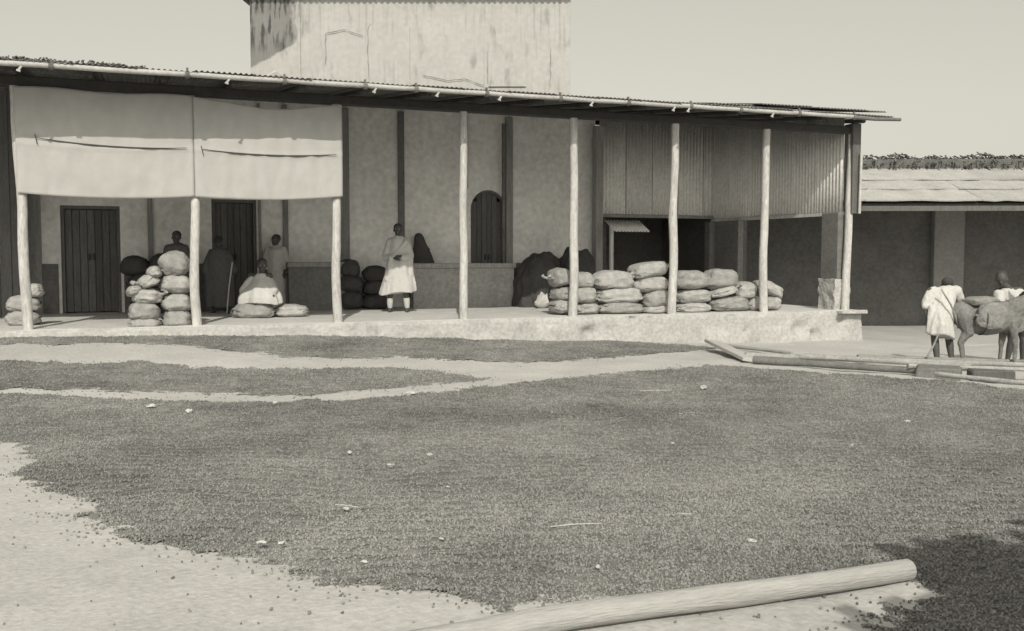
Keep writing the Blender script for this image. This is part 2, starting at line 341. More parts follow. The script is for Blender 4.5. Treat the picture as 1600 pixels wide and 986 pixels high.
for r, (y0, ln) in enumerate(((0, 4.4),(4.2, 4.2))):
    x = -3.3
    while x < 14.9:
        wd = .80; o = sheet_mesh('roof_sheet', .84, ln, 'tin') if proto is None else proto.copy()
        if proto is None: proto = o
        else: C.objects.link(o)
        o.parent = roof; dy = random.uniform(-.03,.012); o.location = (x, ye(x)-.10+dy+y0, rz_(x,ye(x)+y0)+.006*(sid%2)+random.uniform(0,.006)+.012*r)
        o.rotation_euler = (math.atan(.115), random.uniform(-.006,.006), random.uniform(-.006,.006)); x += wd; sid += 1
for x0, x1 in ((12.05,13.2),(13.35,14.5),(14.55,15.0),(11.0,11.9)):      # loose second layer of sheets near the gable
    o = sheet_mesh('loose_roof_sheet', x1-x0, 1.8, 'tin'); o.parent = roof; o.location = (x0, ye(x0)-.08, rz_(x0, ye(x0))+.085 if x0 > 12 else rz_(x0,ye(x0))+.04); o.rotation_euler = (math.atan(.15),-.012,0)
joints = [-3.2,-1.2,.47,2.2,3.55,4.75,5.55,6.72,8.02,9.3,10.55,11.6,12.9,14.2]
GR = .038
for a, b in zip(joints, joints[1:]):
    bm = bmesh.new(); n = 5; tube(bm, [(lerp(a,b,k/n)+0, ye(lerp(a,b,k/n))-.09, ze(lerp(a,b,k/n))+.022-.008*math.sin(math.pi*k/n)) for k in range(n+1)], GR, 10); obj('gutter_pipe', bm, 'gutter', roof, True)
    bm = bmesh.new(); tube(bm, [(b-.03, ye(b)-.09, ze(b)+.01),(b+.03, ye(b)-.09, ze(b)+.01)], GR+.014, 10); box(bm, (b, ye(b)-.09, ze(b)+.07), (.03,.03,.08)); obj('gutter_clamp', bm, 'dark', roof)
bm = bmesh.new(); tube(bm, [(14.2, ye(14)-.09, ze(14)+.01),(14.7, ye(14)-.09, ze(14)+.0),(15.3, ye(14)-.10, ze(14)+.02)], [.042,.036,.034], 9); obj('gutter_end_pole', bm, 'pole', roof, True)
for x in (.1,2.75,4.9,5.9,6.95,8.6,10.2,10.5,12.3):
    bm = bmesh.new(); box(bm, (x, ye(x)-.11, ze(x)-.04), (.03,.02,.07), ry=.6, bev=.005); box(bm, (x-.02, ye(x)-.11, ze(x)-.075), (.05,.022,.022), ry=.3); obj('gutter_bracket', bm, 'gutter', roof)
# dark thatch ridge rising behind the eave at the left
def boxes_obj(name, L, m, parent):          # many small boxes in one mesh: (centre, size, euler)
    V = []; F = []; cube = [Vector((x,y,z))*.5 for x in (-1,1) for y in (-1,1) for z in (-1,1)]
    for k, (c, sz, e) in enumerate(L):
        mt = Matrix.Translation(c) @ Matrix.Rotation(e[2],4,'Z') @ Matrix.Rotation(e[0],4,'X') @ Matrix.Diagonal((*sz,1))
        V += [tuple(mt @ q) for q in cube]; b = k*8
        F += [(b,b+1,b+3,b+2),(b+4,b+6,b+7,b+5),(b,b+4,b+5,b+1),(b+2,b+3,b+7,b+6),(b,b+2,b+6,b+4),(b+1,b+5,b+7,b+3)]
    return mesh_np(name, np.array(V), np.array(F), m, parent, False)
def thatch_strip(name, parent, x0, x1, y0, y1, zf, h, m='thatch', rag=.05):
    random.seed(int(x1*10)+3); n = int((x1-x0)*300)
    L = [(((x0+x1)/2, (y0+y1)/2, zf+h*.36), (x1-x0, (y1-y0)*.7, h*.72), (0,0,0))]
    for k in range(n):
        x = random.uniform(x0, x1); y = random.uniform(y0, y1); lump = .5*noise.noise(Vector((x*1.3, 0, x1)))
        ln = random.uniform(.10, .26); z = zf+random.uniform(.0, 1.0+lump*.4)*h
        if z > zf+h*.6: y = lerp(y, (y0+y1)/2, .5)
        L.append(((x, y, z), (random.uniform(.015,.04), ln, random.uniform(.012,.03)), (random.uniform(-.1,.55), 0, random.uniform(-.35,.35))))
    return boxes_obj(name, L, m, parent)
t = thatch_strip('ridge_thatch', B, -4, 1.75, 5.0, 5.5, 4.62, .20); t['kind'] = 'stuff'
bm = bmesh.new(); tube(bm, [(4.05,5,4.72),(4.2,5,4.8),(4.35,5,4.74)], [.05,.08,.04], 7); obj('roof_stone', bm, 'rubble', B)
# back wall with door openings, dado, battens
YB = 4.2
def wallbox(x0, x1, z0, z1, bm): rect(bm, x0, x1, YB, YB+.22, z0, z1)
bm = bmesh.new()
for a in ((-4,.17,0,4.1),(1.19,2.84,0,4.1),(3.69,8.15,0,4.1),(8.97,11.1,0,4.1),(.17,1.19,2.0,4.1),(2.84,3.69,2.17,4.1)): wallbox(*a, bm)
# arch lintel
pr = []; cx, hw, zs = 8.56, .41, 2.08
arc = [(cx+hw*math.cos(a), zs+hw*math.sin(a)) for a in np.linspace(math.pi, 0, 15)]
outl = [(8.15,4.1)]+arc+[(8.97,4.1)]
arch = []
for y in (YB, YB+.22):
    top = [bm.verts.new((p[0], y, 4.1)) for p in arc]; bot = [bm.verts.new((p[0], y, p[1])) for p in arc]; arch.append((top,bot))
for k in range(14):
    for t_, b_ in arch: bm.faces.new((t_[k], t_[k+1], b_[k+1], b_[k]))
    bm.faces.new((arch[0][1][k], arch[0][1][k+1], arch[1][1][k+1], arch[1][1][k]))
wall = obj('back_wall', bm, 'wash', B)
for a in ((-4,.12),(1.24,2.79),(3.74,5.3),(8.99,10.85)):
    bm = bmesh.new(); rect(bm, a[0], a[1], YB-.02, YB-.001, 0, .92); obj('dado', bm, 'dado', wall)
for x, wd, z0 in ((1.72,.09,0),(4.25,.10,.95),(5.42,.22,0),(6.62,.13,.9),(8.05,.05,2.5),(9.02,.16,0),(3.75,.05,0),(-.4,.5,0)):
    bm = bmesh.new(); rect(bm, x-wd/2, x+wd/2, YB-.06, YB-.003, z0, 4.05, bev=.008); obj('batten', bm, 'dado' if abs(x-6.62) < .1 else 'brown', wall)
bm = bmesh.new(); tube(bm, [(8.86,YB-.12,0),(8.86,YB-.12,3.9)], .04, 8); obj('drain_pipe', bm, 'dado', wall, True)
bm = bmesh.new(); rect(bm, 10.98, 11.16, YB-.3, YB-.1, 0, 3.95, bev=.01); obj('corner_post', bm, 'brown', B)
def door(x0, x1, z1, n, arch=False, mt='dark'):
    d = empty('door', (0,0,0)); d.parent = B
    bm = bmesh.new(); fw = .06
    if not arch:
        rect(bm, x0, x0+fw, YB+.05, YB+.17, 0, z1); rect(bm, x1-fw, x1, YB+.05, YB+.17, 0, z1); rect(bm, x0+fw, x1-fw, YB+.05, YB+.17, z1-fw, z1)
    else:
        pts = [(cx+(hw-.02)*math.cos(a), YB+.1, zs+(hw-.02)*math.sin(a)) for a in np.linspace(math.pi,0,15)]
        tube(bm, [(x0+.02,YB+.1,0)]+pts+[(x1-.02,YB+.1,0)], .035, 6)
    obj('door_frame', bm, mt, d)
    w_ = (x1-x0-2*fw)/n
    for k in range(n):
        a = x0+fw+k*w_; zt = z1-fw-.01
        if arch:
            u = min(abs(a+w_-cx), hw-.03) if abs(a+w_-cx) > abs(a-cx) else min(abs(a-cx), hw-.03); zt = zs+math.sqrt(max(0,(hw-.02)**2-u*u))-.0
        bm = bmesh.new(); rect(bm, a+.004, a+w_-.004, YB+.12+.006*(k%2), YB+.15+.006*(k%2), .02, zt, bev=.003); obj('plank', bm, mt, d)
    bm = bmesh.new(); box(bm, ((x0+x1)/2-.04, YB+.1, 1.05), (.03,.04,.12)); box(bm, ((x0+x1)/2+.04, YB+.1, 1.05), (.03,.04,.12)); obj('handle', bm, 'rope', d)
door(.17,1.19,2.0,7); door(2.84,3.69,2.17,6); door(8.15,8.97,2.48,6,True)
# low masonry counters in front of the wall
for x0, x1, zt in ((6.72,8.92,.92),(4.22,5.5,.95)):
    bm = bmesh.new(); rect(bm, x0, x1, 3.62, 3.86, -.02, zt-.1); c = obj('counter', bm, 'counter' if x0 > 6 else 'dado', B)
    bm = bmesh.new(); rect(bm, x0-.03, x1+.03, 3.57, 3.90, zt-.1, zt, bev=.01); obj('counter_top', bm, 'brown', c)
# open store room on the right: corrugated screens, inner walls
def vsheet(x, y, z0, z1, rz, wd=.66, m='tinwall'):
    o = sheet_mesh('wall_sheet', wd+.03, z1-z0, m, amp=.019, pitch=.088, nper=8); o.parent = B; o.location = (x, y, z0); o.rotation_euler = (R(90), 0, rz); return o
for k in range(6): vsheet(14.15+.072*k-.004*(k%2), 4.2-.671*k, 1.95, rz_(14.6, 4.2-.675*k)+.0, R(-83.9))
for k in range(5): vsheet(11.18+.68*k, YB-.05-.005*(k%2), 2.02, 4.2, 0)
bm = bmesh.new(); box(bm, (14.39,2.13,1.912), (.08,4.1,.065), rz=R(6.1)); obj('sheet_rail', bm, 'post', B)
bm = bmesh.new(); rect(bm, 11.16,14.6, YB-.06, YB+.02, 1.95, 2.015); obj('sheet_rail', bm, 'brown', B)
bm = bmesh.new(); rect(bm, 14.585,14.78,-.12,.145, 1.9, 3.66, bev=.01); obj('corner_board', bm, 'dark', B)
bm = bmesh.new(); tube(bm, [(14.70,-.2,1.9),(14.72,-.2,3.1)], .028, 7); obj('corner_pole', bm, 'post', B, True)
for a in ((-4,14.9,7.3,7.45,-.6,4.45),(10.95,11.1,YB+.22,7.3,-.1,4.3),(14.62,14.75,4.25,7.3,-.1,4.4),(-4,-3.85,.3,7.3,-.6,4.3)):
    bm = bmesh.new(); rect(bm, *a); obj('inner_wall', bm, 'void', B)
bm = bmesh.new(); rect(bm, 14.16,14.30,3.1,4.04,-.05,1.875); obj('side_wall', bm, 'dado', B)
bm = bmesh.new(); rect(bm, 14.02,14.26,4.05,4.25,-.05,1.87); obj('pier', bm, 'dado', B)
bm = bmesh.new(); rect(bm, 14.45,14.74,.10,.62,.6,1.94, bev=.02); pier = obj('pier', bm, 'dado', B)
bm = bmesh.new(); rect(bm, 11.9,12.1,5.6,5.8,0,4.2); obj('pier', bm, 'dado', B)
bm = bmesh.new(); rect(bm, 14.36,14.72,.06,.56,-.02,.61); bmesh.ops.subdivide_edges(bm, edges=bm.edges[:], cuts=9, use_grid_fill=True)
for v in bm.verts:
    q = v.co*7; v.co += Vector((noise.noise(q), noise.noise(q+Vector((9,0,0))), .5*noise.noise(q+Vector((0,9,0)))))*.035+Vector((noise.noise(v.co*19), noise.noise(v.co*19+Vector((3,0,0))), 0))*.015
obj('rubble_base', bm, 'rubble', B, True)
random.seed(5)
# small sloping hood on a thin post in the dark bay
bm = bmesh.new(); V,F = corr(.85,.55)
o = mesh_np('hood', V, F, 'tinwall'); o.parent = B; o.location = (10.98,3.0,1.60); o.rotation_euler = (R(27),0,0); o.modifiers.new('s','SOLIDIFY').thickness = .006
bm = bmesh.new(); rect(bm, 10.93,11.0,3.08,3.15,0,1.72); obj('hood_post', bm, 'post', B)
# board screen at the far left behind the first post
for k in range(12):
    bm = bmesh.new(); rect(bm, -2.6+.186*k, -2.6+.186*k+.178, 3.40+.01*(k%2), 3.43+.01*(k%2), .0, 3.9, bev=.004); obj('screen_board', bm, 'dark', B)
# ------------------------------------------------------------------ canvas awnings
def awning(x0, x1, label, seed):
    nx, nz = 60, 46; t = empty('canvas_awning', ((x0+x1)/2,-.09,1.9)); tag(t, label, 'awning', 'canvas awnings between the left posts')
    u = np.linspace(0,1,nx); v = np.linspace(0,1,nz); U, V = np.meshgrid(u, v, indexing='ij'); X = x0+(x1-x0)*U
    sag = 4*U*(1-U); zb = 1.95-.05*sag+.05*U*(x1 > 3); zt = 3.44-.10*sag*(x1 > 3)+.02*np.sin(U*9); Z = zb+(zt-zb)*V
    Y = -.095-.03*sag*np.sin(V*np.pi)+.020*vnoise(X*3+seed, Z*.7, .35, 21)+.010*vnoise(X*1.5+seed, Z*.6, .12, 22)+.02*vnoise(X+Z*.6+seed, Z-X*.5, .5, 23)+.012*np.exp(-((Z-2.66+.05*sag)/.03)**2)*-1
    P = np.stack([X-(x0+x1)/2, Y+.09, Z-1.9], -1).reshape(-1,3); o = mesh_np('cloth', P, grid_faces(nx,nz), 'canvas', t); o.modifiers.new('s','SOLIDIFY').thickness = .003
    bm = bmesh.new(); pts = []
    a, b = x0+(.27 if x1 < 3 else .12), x1-.10
    for k in range(25):
        q = k/24; pts.append((lerp(a,b,q)-(x0+x1)/2, -.045, 2.70-.055*4*q*(1-q)-1.9+(.03*(1-q)-.03*q if x1 < 3 else -.04)))
    tube(bm, pts, [.004+.009*math.sin(math.pi*k/24) for k in range(25)], 6); obj('fold_line', bm, 'rope', t)  # dark line of the sagging fold, added as a thin tube
    bm = bmesh.new(); p = pts[0]; tube(bm, [(p[0]-.02,p[1],p[2]+.05),(p[0]+.01,p[1]-.005,p[2]-.09)], .007, 5); obj('fold_tick', bm, 'rope', t)  # short dark tick added where the fold begins
awning(-.08, 2.31, 'white canvas awning hung left of the sack pile post, half shaded by the eave', 0)
awning(2.315, 4.55, 'white canvas awning above the seated figure in white, half shaded by the eave', 40)
# ------------------------------------------------------------------ sacks
def sack(x, y, z, w_, d, h, label, group, seed, m='sack', tilt=0, rz=0, ear=0):
    rs = random.Random(seed); t = empty('grain_sack', (x, y, z-h/2), rz); tag(t, label, 'sack', group)
    bm = bmesh.new(); bmesh.ops.create_icosphere(bm, subdivisions=4, radius=1)
    ex = rs.uniform(.50,.62)
    for v in bm.verts:
        c = v.co
        c = Vector([math.copysign(abs(q)**e, q) for q, e in zip(c, (ex+.1,ex+.1,.72))])
        pinch = 1-.30*abs(c.x)**3; c.y *= pinch; c.z *= 1-.22*abs(c.x)**3
        if c.z < 0: c.z *= .92
        b = noise.noise(Vector((c.x*1.7+seed*3.1, c.y*1.7, c.z*1.7)))*.11+noise.noise(Vector((c.x*4.5+seed, c.y*4.5, c.z*4.5)))*.05+.035*abs(c.x)**2.5*math.sin(9*math.atan2(c.z,c.y)+seed+2*c.x)
        cr = abs(noise.noise(Vector((c.x*3.5+seed*2, c.y*3, c.z*3.5))))
        c *= 1+b-.07*max(0,.12-cr)/.12
        c.z -= .13*c.x*c.x; c.x *= 1+.10*min(1,abs(c.y))**4; v.co = c
    xs_ = [v.co.x for v in bm.verts]; zs_ = [v.co.z for v in bm.verts]
    kx = w_/(max(xs_)-min(xs_)); kz = h*1.10/(max(zs_)-min(zs_)); z0 = min(zs_)*kz
    for v in bm.verts: v.co = Vector((v.co.x*kx, v.co.y*d/2, v.co.z*kz-z0-.02))
    bmesh.ops.rotate(bm, cent=(0,0,h/2), matrix=Matrix.Rotation(-tilt,3,'Y'), verts=bm.verts)
    obj('sack_body', bm, m, t, True)
    # stitched seam along the mouth
    s = 1 if rs.random() < .5 else -1
    bm = bmesh.new(); pts = [(s*w_*.47, lerp(-d*.22,d*.22,k/8), h*.5+.01*rs.uniform(-1,1)) for k in range(9)]
    tube(bm, pts, [.006+.008*math.sin(math.pi*k/8) for k in range(9)], 6)
    if ear:
        for yy in (-1,1):
            tube(bm, [(s*w_*.44, yy*d*.2, h*.55),(s*(w_*.5+.03), yy*d*.26, h*.62),(s*(w_*.5+.05), yy*d*.3, h*.75)], [.03,.02,.035], 7)
    bmesh.ops.rotate(bm, cent=(0,0,h/2), matrix=Matrix.Rotation(-tilt,3,'Y'), verts=bm.verts)
    obj('seam', bm, 'rope' if m == 'sack' and not ear else m, t, True); return t
LP = 'sacks piled at the second post from the left'
L = [(2.02,.95,.49,.36,'plump dome-topped sack crowning the pile at the second post'),
 (2.03,.64,.51,.29,'full sack directly below the dome-topped one in the left pile'),
 (2.04,.35,.49,.28,'full sack third from the top of the stack touching the second post'),
 (2.04,.11,.46,.29,'dusky wrinkled sack at the foot of the second post'),
 (1.56,.24,.47,.30,'rounded sack one above the floor at the outer side of the left pile'),
 (1.57,.06,.50,.17,'flattened bottom sack at the outer corner of the left pile'),
 (1.62,.46,.46,.24,'crumpled sack in the middle of the outer side of the left pile'),
 (1.43,.55,.26,.15,'small slack sack sticking out furthest left from the pile'),
 (1.63,.69,.34,.19,'small crumpled sack on the sloping shoulder of the left pile'),
 (1.71,.82,.24,.18,'small slack bag tucked beside the dome-topped sack')]
for i, (x,z,w_,h,lb) in enumerate(L): sack(x, .24+(.06 if i < 4 else .02), z, w_, .55, h, lb, LP, 10+i, rz=random.uniform(-.1,.1), ear=i in (2,6,8), tilt=(.35 if i in (7,8,9) else .06 if i == 4 else 0))
FP = 'sacks behind the leftmost post'
for i, (x,z,w_,h,lb) in enumerate([(-.17,.12,.52,.24,'bottom sack behind the leftmost post'),(-.16,.34,.50,.24,'middle sack behind the leftmost post'),(.0,.54,.28,.20,'small topmost sack behind the leftmost post')]):
    sack(x, 1.1, z, w_, .5, h, lb, FP, 30+i)
sack(3.34,1.75,.13,.76,.6,.27,'sack lying under the seated figure in white','sacks under the seated figure',40)
sack(3.99,1.78,.11,.62,.55,.22,'low sack lying right of the seated figure in white','sacks under the seated figure',41, m='sack')
RP = 'sacks stacked along the right half of the platform'
RS = [(8.61,.68,.37,.31,'small crumpled top sack at the left end of the long stack'),
(9.02,.63,.51,.27,'top sack directly behind the fifth post'),
(8.67,.39,.40,.24,'knotted middle sack at the left end of the long stack'),
(9.03,.37,.52,.29,'middle sack directly behind the fifth post'),
(8.65,.17,.42,.23,'bottom sack at the left end of the long stack'),
(9.1,.12,.57,.21,'bottom sack directly behind the fifth post'),
(9.68,.62,.86,.33,'wide top sack just right of the fifth post'),
(9.80,.35,.97,.29,'widest sack, middle row between fifth and sixth posts'),
(9.81,.12,.96,.22,'wide flattened bottom sack between fifth and sixth posts'),
(10.40,.82,.78,.25,'highest sack of the long stack, tilted up beside the sixth post'),
(10.45,.56,.79,.30,'sack right under the tilted topmost one'),
(10.56,.27,.60,.32,'sack third from the top at the left of the sixth post'),
(10.56,.08,.60,.17,'bottom sack at the left of the sixth post'),
(11.31,.61,.73,.33,'top sack just right of the sixth post'),
(12.01,.62,.75,.36,'large bulging top sack with a pointed right end'),
(11.39,.31,.77,.28,'second sack from the top just right of the sixth post'),
(11.37,.09,.74,.19,'bottom sack just right of the sixth post'),
(12.0,.40,.62,.17,'thin slanting sack squeezed under the bulging pointed one'),
(12.52,.40,.44,.30,'short sack standing on edge left of the seventh post'),
(12.17,.15,.89,.27,'long bottom sack between sixth and seventh posts'),
(12.72,.15,.38,.26,'small bottom sack close to the left of the seventh post'),
(13.12,.42,.60,.24,'sack sliding down to the right of the seventh post'),
(13.10,.15,.44,.26,'bottom sack right of the seventh post, end of the stack')]
for i, (x,z,w_,h,lb) in enumerate(RS):
    sack(x, .55+random.uniform(-.04,.04), z, w_*1.03, .62, h*1.04, lb, RP, 60+i*3, rz=random.uniform(-.06,.06), ear=i in (0,2,9,17), tilt={9:.16,17:.22,21:-.42,18:.15,0:.2}.get(i,0))
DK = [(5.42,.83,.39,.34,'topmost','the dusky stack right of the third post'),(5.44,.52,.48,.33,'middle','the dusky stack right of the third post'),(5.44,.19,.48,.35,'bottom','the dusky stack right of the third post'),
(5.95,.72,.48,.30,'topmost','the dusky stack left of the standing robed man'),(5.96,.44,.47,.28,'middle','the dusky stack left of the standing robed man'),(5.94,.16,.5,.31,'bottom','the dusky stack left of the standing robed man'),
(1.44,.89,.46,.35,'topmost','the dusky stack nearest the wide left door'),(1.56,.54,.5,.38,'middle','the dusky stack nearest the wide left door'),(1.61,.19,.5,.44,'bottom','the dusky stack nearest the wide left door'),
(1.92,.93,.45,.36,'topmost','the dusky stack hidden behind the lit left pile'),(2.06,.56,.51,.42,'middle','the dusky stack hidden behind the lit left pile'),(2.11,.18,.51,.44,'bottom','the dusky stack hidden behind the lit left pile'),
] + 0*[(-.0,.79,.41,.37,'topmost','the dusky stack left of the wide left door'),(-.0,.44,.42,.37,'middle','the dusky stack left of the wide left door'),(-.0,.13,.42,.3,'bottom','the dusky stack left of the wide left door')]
for i, (x,z,w_,h,a,b) in enumerate(DK): sack(x, 3.72, z, w_*1.15, .5, h, f'{a} sack of {b}', 'shaded sacks by the back wall', 150+i*3, m='sackshade', rz=random.uniform(-.2,.2))
# dark tarpaulin heaps
def mound(x, y, w_, d, h, label, seed):
    bm = bmesh.new(); bmesh.ops.create_icosphere(bm, subdivisions=5, radius=1)
    for v in bm.verts:
        c = v.co.copy(); c.z = max(c.z, -.05)
        c = Vector((math.copysign(abs(c.x)**.85,c.x), math.copysign(abs(c.y)**.85,c.y), c.z**.8 if c.z > 0 else c.z))
        a = math.atan2(c.y, c.x); f = 1+.22*noise.noise(c*1.8+Vector((seed,0,0)))+.10*noise.noise(c*4.5+Vector((seed,2,0)))-.05*abs(noise.noise(c*3+Vector((0,seed,0))))+.05*math.sin(a*9+3*noise.noise(c*2))*max(0,1-c.z)
        v.co = Vector((c.x*w_/2*f, c.y*d/2*f, c.z*h*(.5+.5*f)))
    o = obj('tarpaulin_heap', bm, 'tarp', None, True); o.location = (x, y, .0); tag(o, label, 'heap', 'dark covered heaps'); return o
mound(9.45,3.45,1.25,1.0,1.14,'dark tarpaulin-covered heap right of the arched door',3)
mound(10.30,3.45,.95,.9,1.24,'taller dark covered heap behind the fifth post',9)
bm = bmesh.new(); bmesh.ops.create_icosphere(bm, subdivisions=3, radius=1)
for v in bm.verts: v.co = Vector((v.co.x*.15, v.co.y*.13, (v.co.z+1)*.14*(1.1 if abs(v.co.x) < .5 else .7)))*(1+.3*noise.noise(v.co*2))
o = obj('cloth_bundle', bm, 'palerobe', None, True); o.location = (9.2,2.75,0); tag(o, 'small pale cloth bundle on the floor before the dark heap', 'bundle')
# ------------------------------------------------------------------ figures
def capsule(bm, p0, r0, p1, r1, n=10):
    p0, p1 = Vector(p0), Vector(p1); ax = p1-p0; L_ = ax.length
    if L_ < 1e-5: ax = Vector((0,0,1)); L_ = 1e-4
    q = ax.normalized().to_track_quat('Z','Y').to_matrix(); rings = []
    prof = [(-math.cos(a)*r0, math.sin(a)*r0) for a in np.linspace(.25, math.pi/2, 4)]+[(L_+math.sin(a)*r1, math.cos(a)*r1) for a in np.linspace(0, math.pi/2-.25, 4)]
    for zz, rr in prof: rings.append([bm.verts.new(p0+q@Vector((math.cos(2*math.pi*k/n)*rr, math.sin(2*math.pi*k/n)*rr, zz))) for k in range(n)])
    for a, b in zip(rings, rings[1:]):
        for k in range(n): bm.faces.new((a[k], a[(k+1)%n], b[(k+1)%n], b[k]))
    bm.faces.new(rings[0][::-1]); bm.faces.new(rings[-1])
def ell(bm, c, r, rot=(0,0,0)):
    x = bmesh.ops.create_icosphere(bm, subdivisions=3, radius=1)['verts']
    mt = Matrix.Translation(c) @ Matrix.Rotation(rot[2],4,'Z') @ Matrix.Rotation(rot[1],4,'Y') @ Matrix.Rotation(rot[0],4,'X') @ Matrix.Diagonal((*r,1))
    bmesh.ops.transform(bm, matrix=mt, verts=x)
def remesh(name, bm, vox, m, parent, smooth=2, fold=0, fscale=9, seed=0, deform=None):
    me = bpy.data.meshes.new('tmp'); bmesh.ops.recalc_face_normals(bm, faces=bm.faces); bm.to_mesh(me); bm.free()
    ts = bpy.data.scenes.get('tmp') or bpy.data.scenes.new('tmp'); o = bpy.data.objects.new('tmp', me); ts.collection.objects.link(o)
    r = o.modifiers.new('r','REMESH'); r.mode = 'VOXEL'; r.voxel_size = vox
    s = o.modifiers.new('s','SMOOTH'); s.iterations = smooth; s.factor = .5
    vl = ts.view_layers[0]; vl.update(); dg = vl.depsgraph; m2 = bpy.data.meshes.new_from_object(o.evaluated_get(dg)); m2.name = name
    bpy.data.objects.remove(o)
    if fold or deform:
        for v in m2.vertices:
            if fold:
                c = v.co; a = noise.noise(Vector((c.x*fscale+seed, c.y*fscale, c.z*fscale*.22)))+.5*noise.noise(Vector((c.x*fscale*2.2+seed, c.y*fscale*2.2, c.z*fscale*.5)))
                v.co = c+v.normal*fold*a
            if deform: v.co = deform(v.co)
    m2.materials.clear(); m2.materials.append(M[m]); m2.polygons.foreach_set('use_smooth', [True]*len(m2.polygons))
    return link(name, m2, parent)
def hand(bm, wr, d, side, curl=.5):
    wr = Vector(wr); d = Vector(d).normalized(); up = Vector((0,0,1)) if abs(d.z) < .8 else Vector((0,-1,0)); s = d.cross(up).normalized()*side; n = s.cross(d).normalized()*side
    capsule(bm, wr, .024, wr+d*.07, .034)
    for k, ln in enumerate((.062,.072,.068,.052)):
        b = wr+d*.085+s*(-.027+.018*k); m1 = b+d*ln*.5+n*-.01*curl*2; capsule(bm, b-d*.02, .0095, m1, .009); capsule(bm, m1, .009, m1+d*ln*.42*(1-curl*.5)-n*ln*.45*curl, .0075)
    b = wr+d*.025-s*.026; m1 = b+(d*.55-s).normalized()*.04; capsule(bm, b, .012, m1, .011); capsule(bm, m1, .011, m1+(d-s*.3).normalized()*.03, .009)
def head(bm, c, f, r=1.0):
    c = Vector(c); f = Vector(f).normalized(); s = f.cross(Vector((0,0,1))).normalized(); u = s.cross(f)
    ell(bm, c+u*.02*r, (.077*r,.092*r,.10*r), (0,0,math.atan2(f.y,f.x)+math.pi/2))
    ell(bm, c-u*.045*r+f*.025*r, (.056*r,.062*r,.068*r), (0,0,math.atan2(f.y,f.x)+math.pi/2))
    capsule(bm, c+f*.088*r+u*.012*r, .008*r, c+f*.104*r-u*.02*r, .015*r)            # nose
    capsule(bm, c+f*.083*r-u*.052*r-s*.018*r, .009*r, c+f*.083*r-u*.052*r+s*.018*r, .009*r)  # lips
    capsule(bm, c+f*.078*r+u*.03*r-s*.04*r, .009*r, c+f*.078*r+u*.03*r+s*.04*r, .009*r)      # brow
    for q in (-1,1): ell(bm, c+s*q*.079*r-u*.005*r, (.012*r,.022*r,.032*r), (0,0,math.atan2(f.y,f.x)+math.pi/2))
def person(name, label, loc, rz, J, robe_shapes, robe_m, hairm='hair', skin='skin', fold=.014, vox=.009, vr=.014, extra=None, group=None, rscale=9):
    t = empty(name, loc, rz); tag(t, label, 'person', group)
    bm = bmesh.new()
    hd = Vector(J['head']); nk = Vector(J['neck']); ch = Vector(J['chest']); pv = Vector(J['pelvis']); f = Vector(J['face'])
    head(bm, hd, f); capsule(bm, hd-Vector((0,0,.04)), .05, nk, .056); capsule(bm, nk, .06, ch, .12); capsule(bm, ch, .13, pv, .125)
    for sd_, side in (('L',1),('R',-1)):
        sh, eb, wr = [Vector(J[k+sd_]) for k in ('sh','el','wr')]
        capsule(bm, ch.lerp(nk,.5), .08, sh, .058); capsule(bm, sh, .052, eb, .038); capsule(bm, eb, .038, wr, .026); hand(bm, wr, (wr-eb), side, J.get('curl',.6))
        hp, kn, an = [Vector(J[k+sd_]) for k in ('hp','kn','an')]
        capsule(bm, pv, .10, hp, .09); capsule(bm, hp, .088, kn, .055); capsule(bm, kn, .056, kn.lerp(an,.35), .055); capsule(bm, kn.lerp(an,.35), .055, an, .036)
        td = Vector(J.get('toe', (0,-1,0))).normalized(); capsule(bm, an-td*.03-Vector((0,0,.035)), .036, an+td*.13-Vector((0,0,.05)), .026)
    remesh('body', bm, vox, skin, t)
    bm = bmesh.new(); u = Vector((0,0,1)); ell(bm, hd+u*.045-f.normalized()*.016, (.083,.093,.082), (0,0,math.atan2(f.y,f.x)+math.pi/2))
    for v in bm.verts: v.co += Vector((noise.noise(v.co*60), noise.noise(v.co*60+Vector((5,0,0))), noise.noise(v.co*60+Vector((0,9,0)))))*.005
    obj('hair', bm, hairm, t, True)
    s = f.cross(u).normalized()
    for q in (-1,1):
        bm = bmesh.new(); ell(bm, hd+f.normalized()*.078+s*q*.031+u*.012, (.012,.008,.007), (0,0,math.atan2(f.y,f.x)+math.pi/2)); obj('eye', bm, 'eye', t, True)
    bm = bmesh.new()
    for sp in robe_shapes:
        if sp[0] == 'c': capsule(bm, *sp[1:], n=18)
        elif sp[0] == 'e': ell(bm, *sp[1:])
        else:                                        # loft of ellipses (z, cx, cy, rx, ry) with folds
            rings = []; n = 40
            for (z, cx_, cy_, rx_, ry_, fa) in sp[1]:
                rings.append([bm.verts.new((cx_+rx_*math.cos(a)*(1+fa*math.sin(a*7+z*2)+fa*.6*math.sin(a*13+1)), cy_+ry_*math.sin(a)*(1+fa*math.sin(a*7+z*2)+fa*.6*math.sin(a*11)), z+(sp[2](a) if sp[2] and fa > .03 else 0))) for a in [2*math.pi*k/n for k in range(n)]])
            for a, b in zip(rings, rings[1:]):
                for k in range(n): bm.faces.new((a[k], a[(k+1)%n], b[(k+1)%n], b[k]))
            bm.faces.new(rings[0][::-1]); bm.faces.new(rings[-1])
    remesh('robe', bm, vr, robe_m, t, 1, fold, rscale, hash(label) % 50)
    return t
YAWC = -R(21.2)
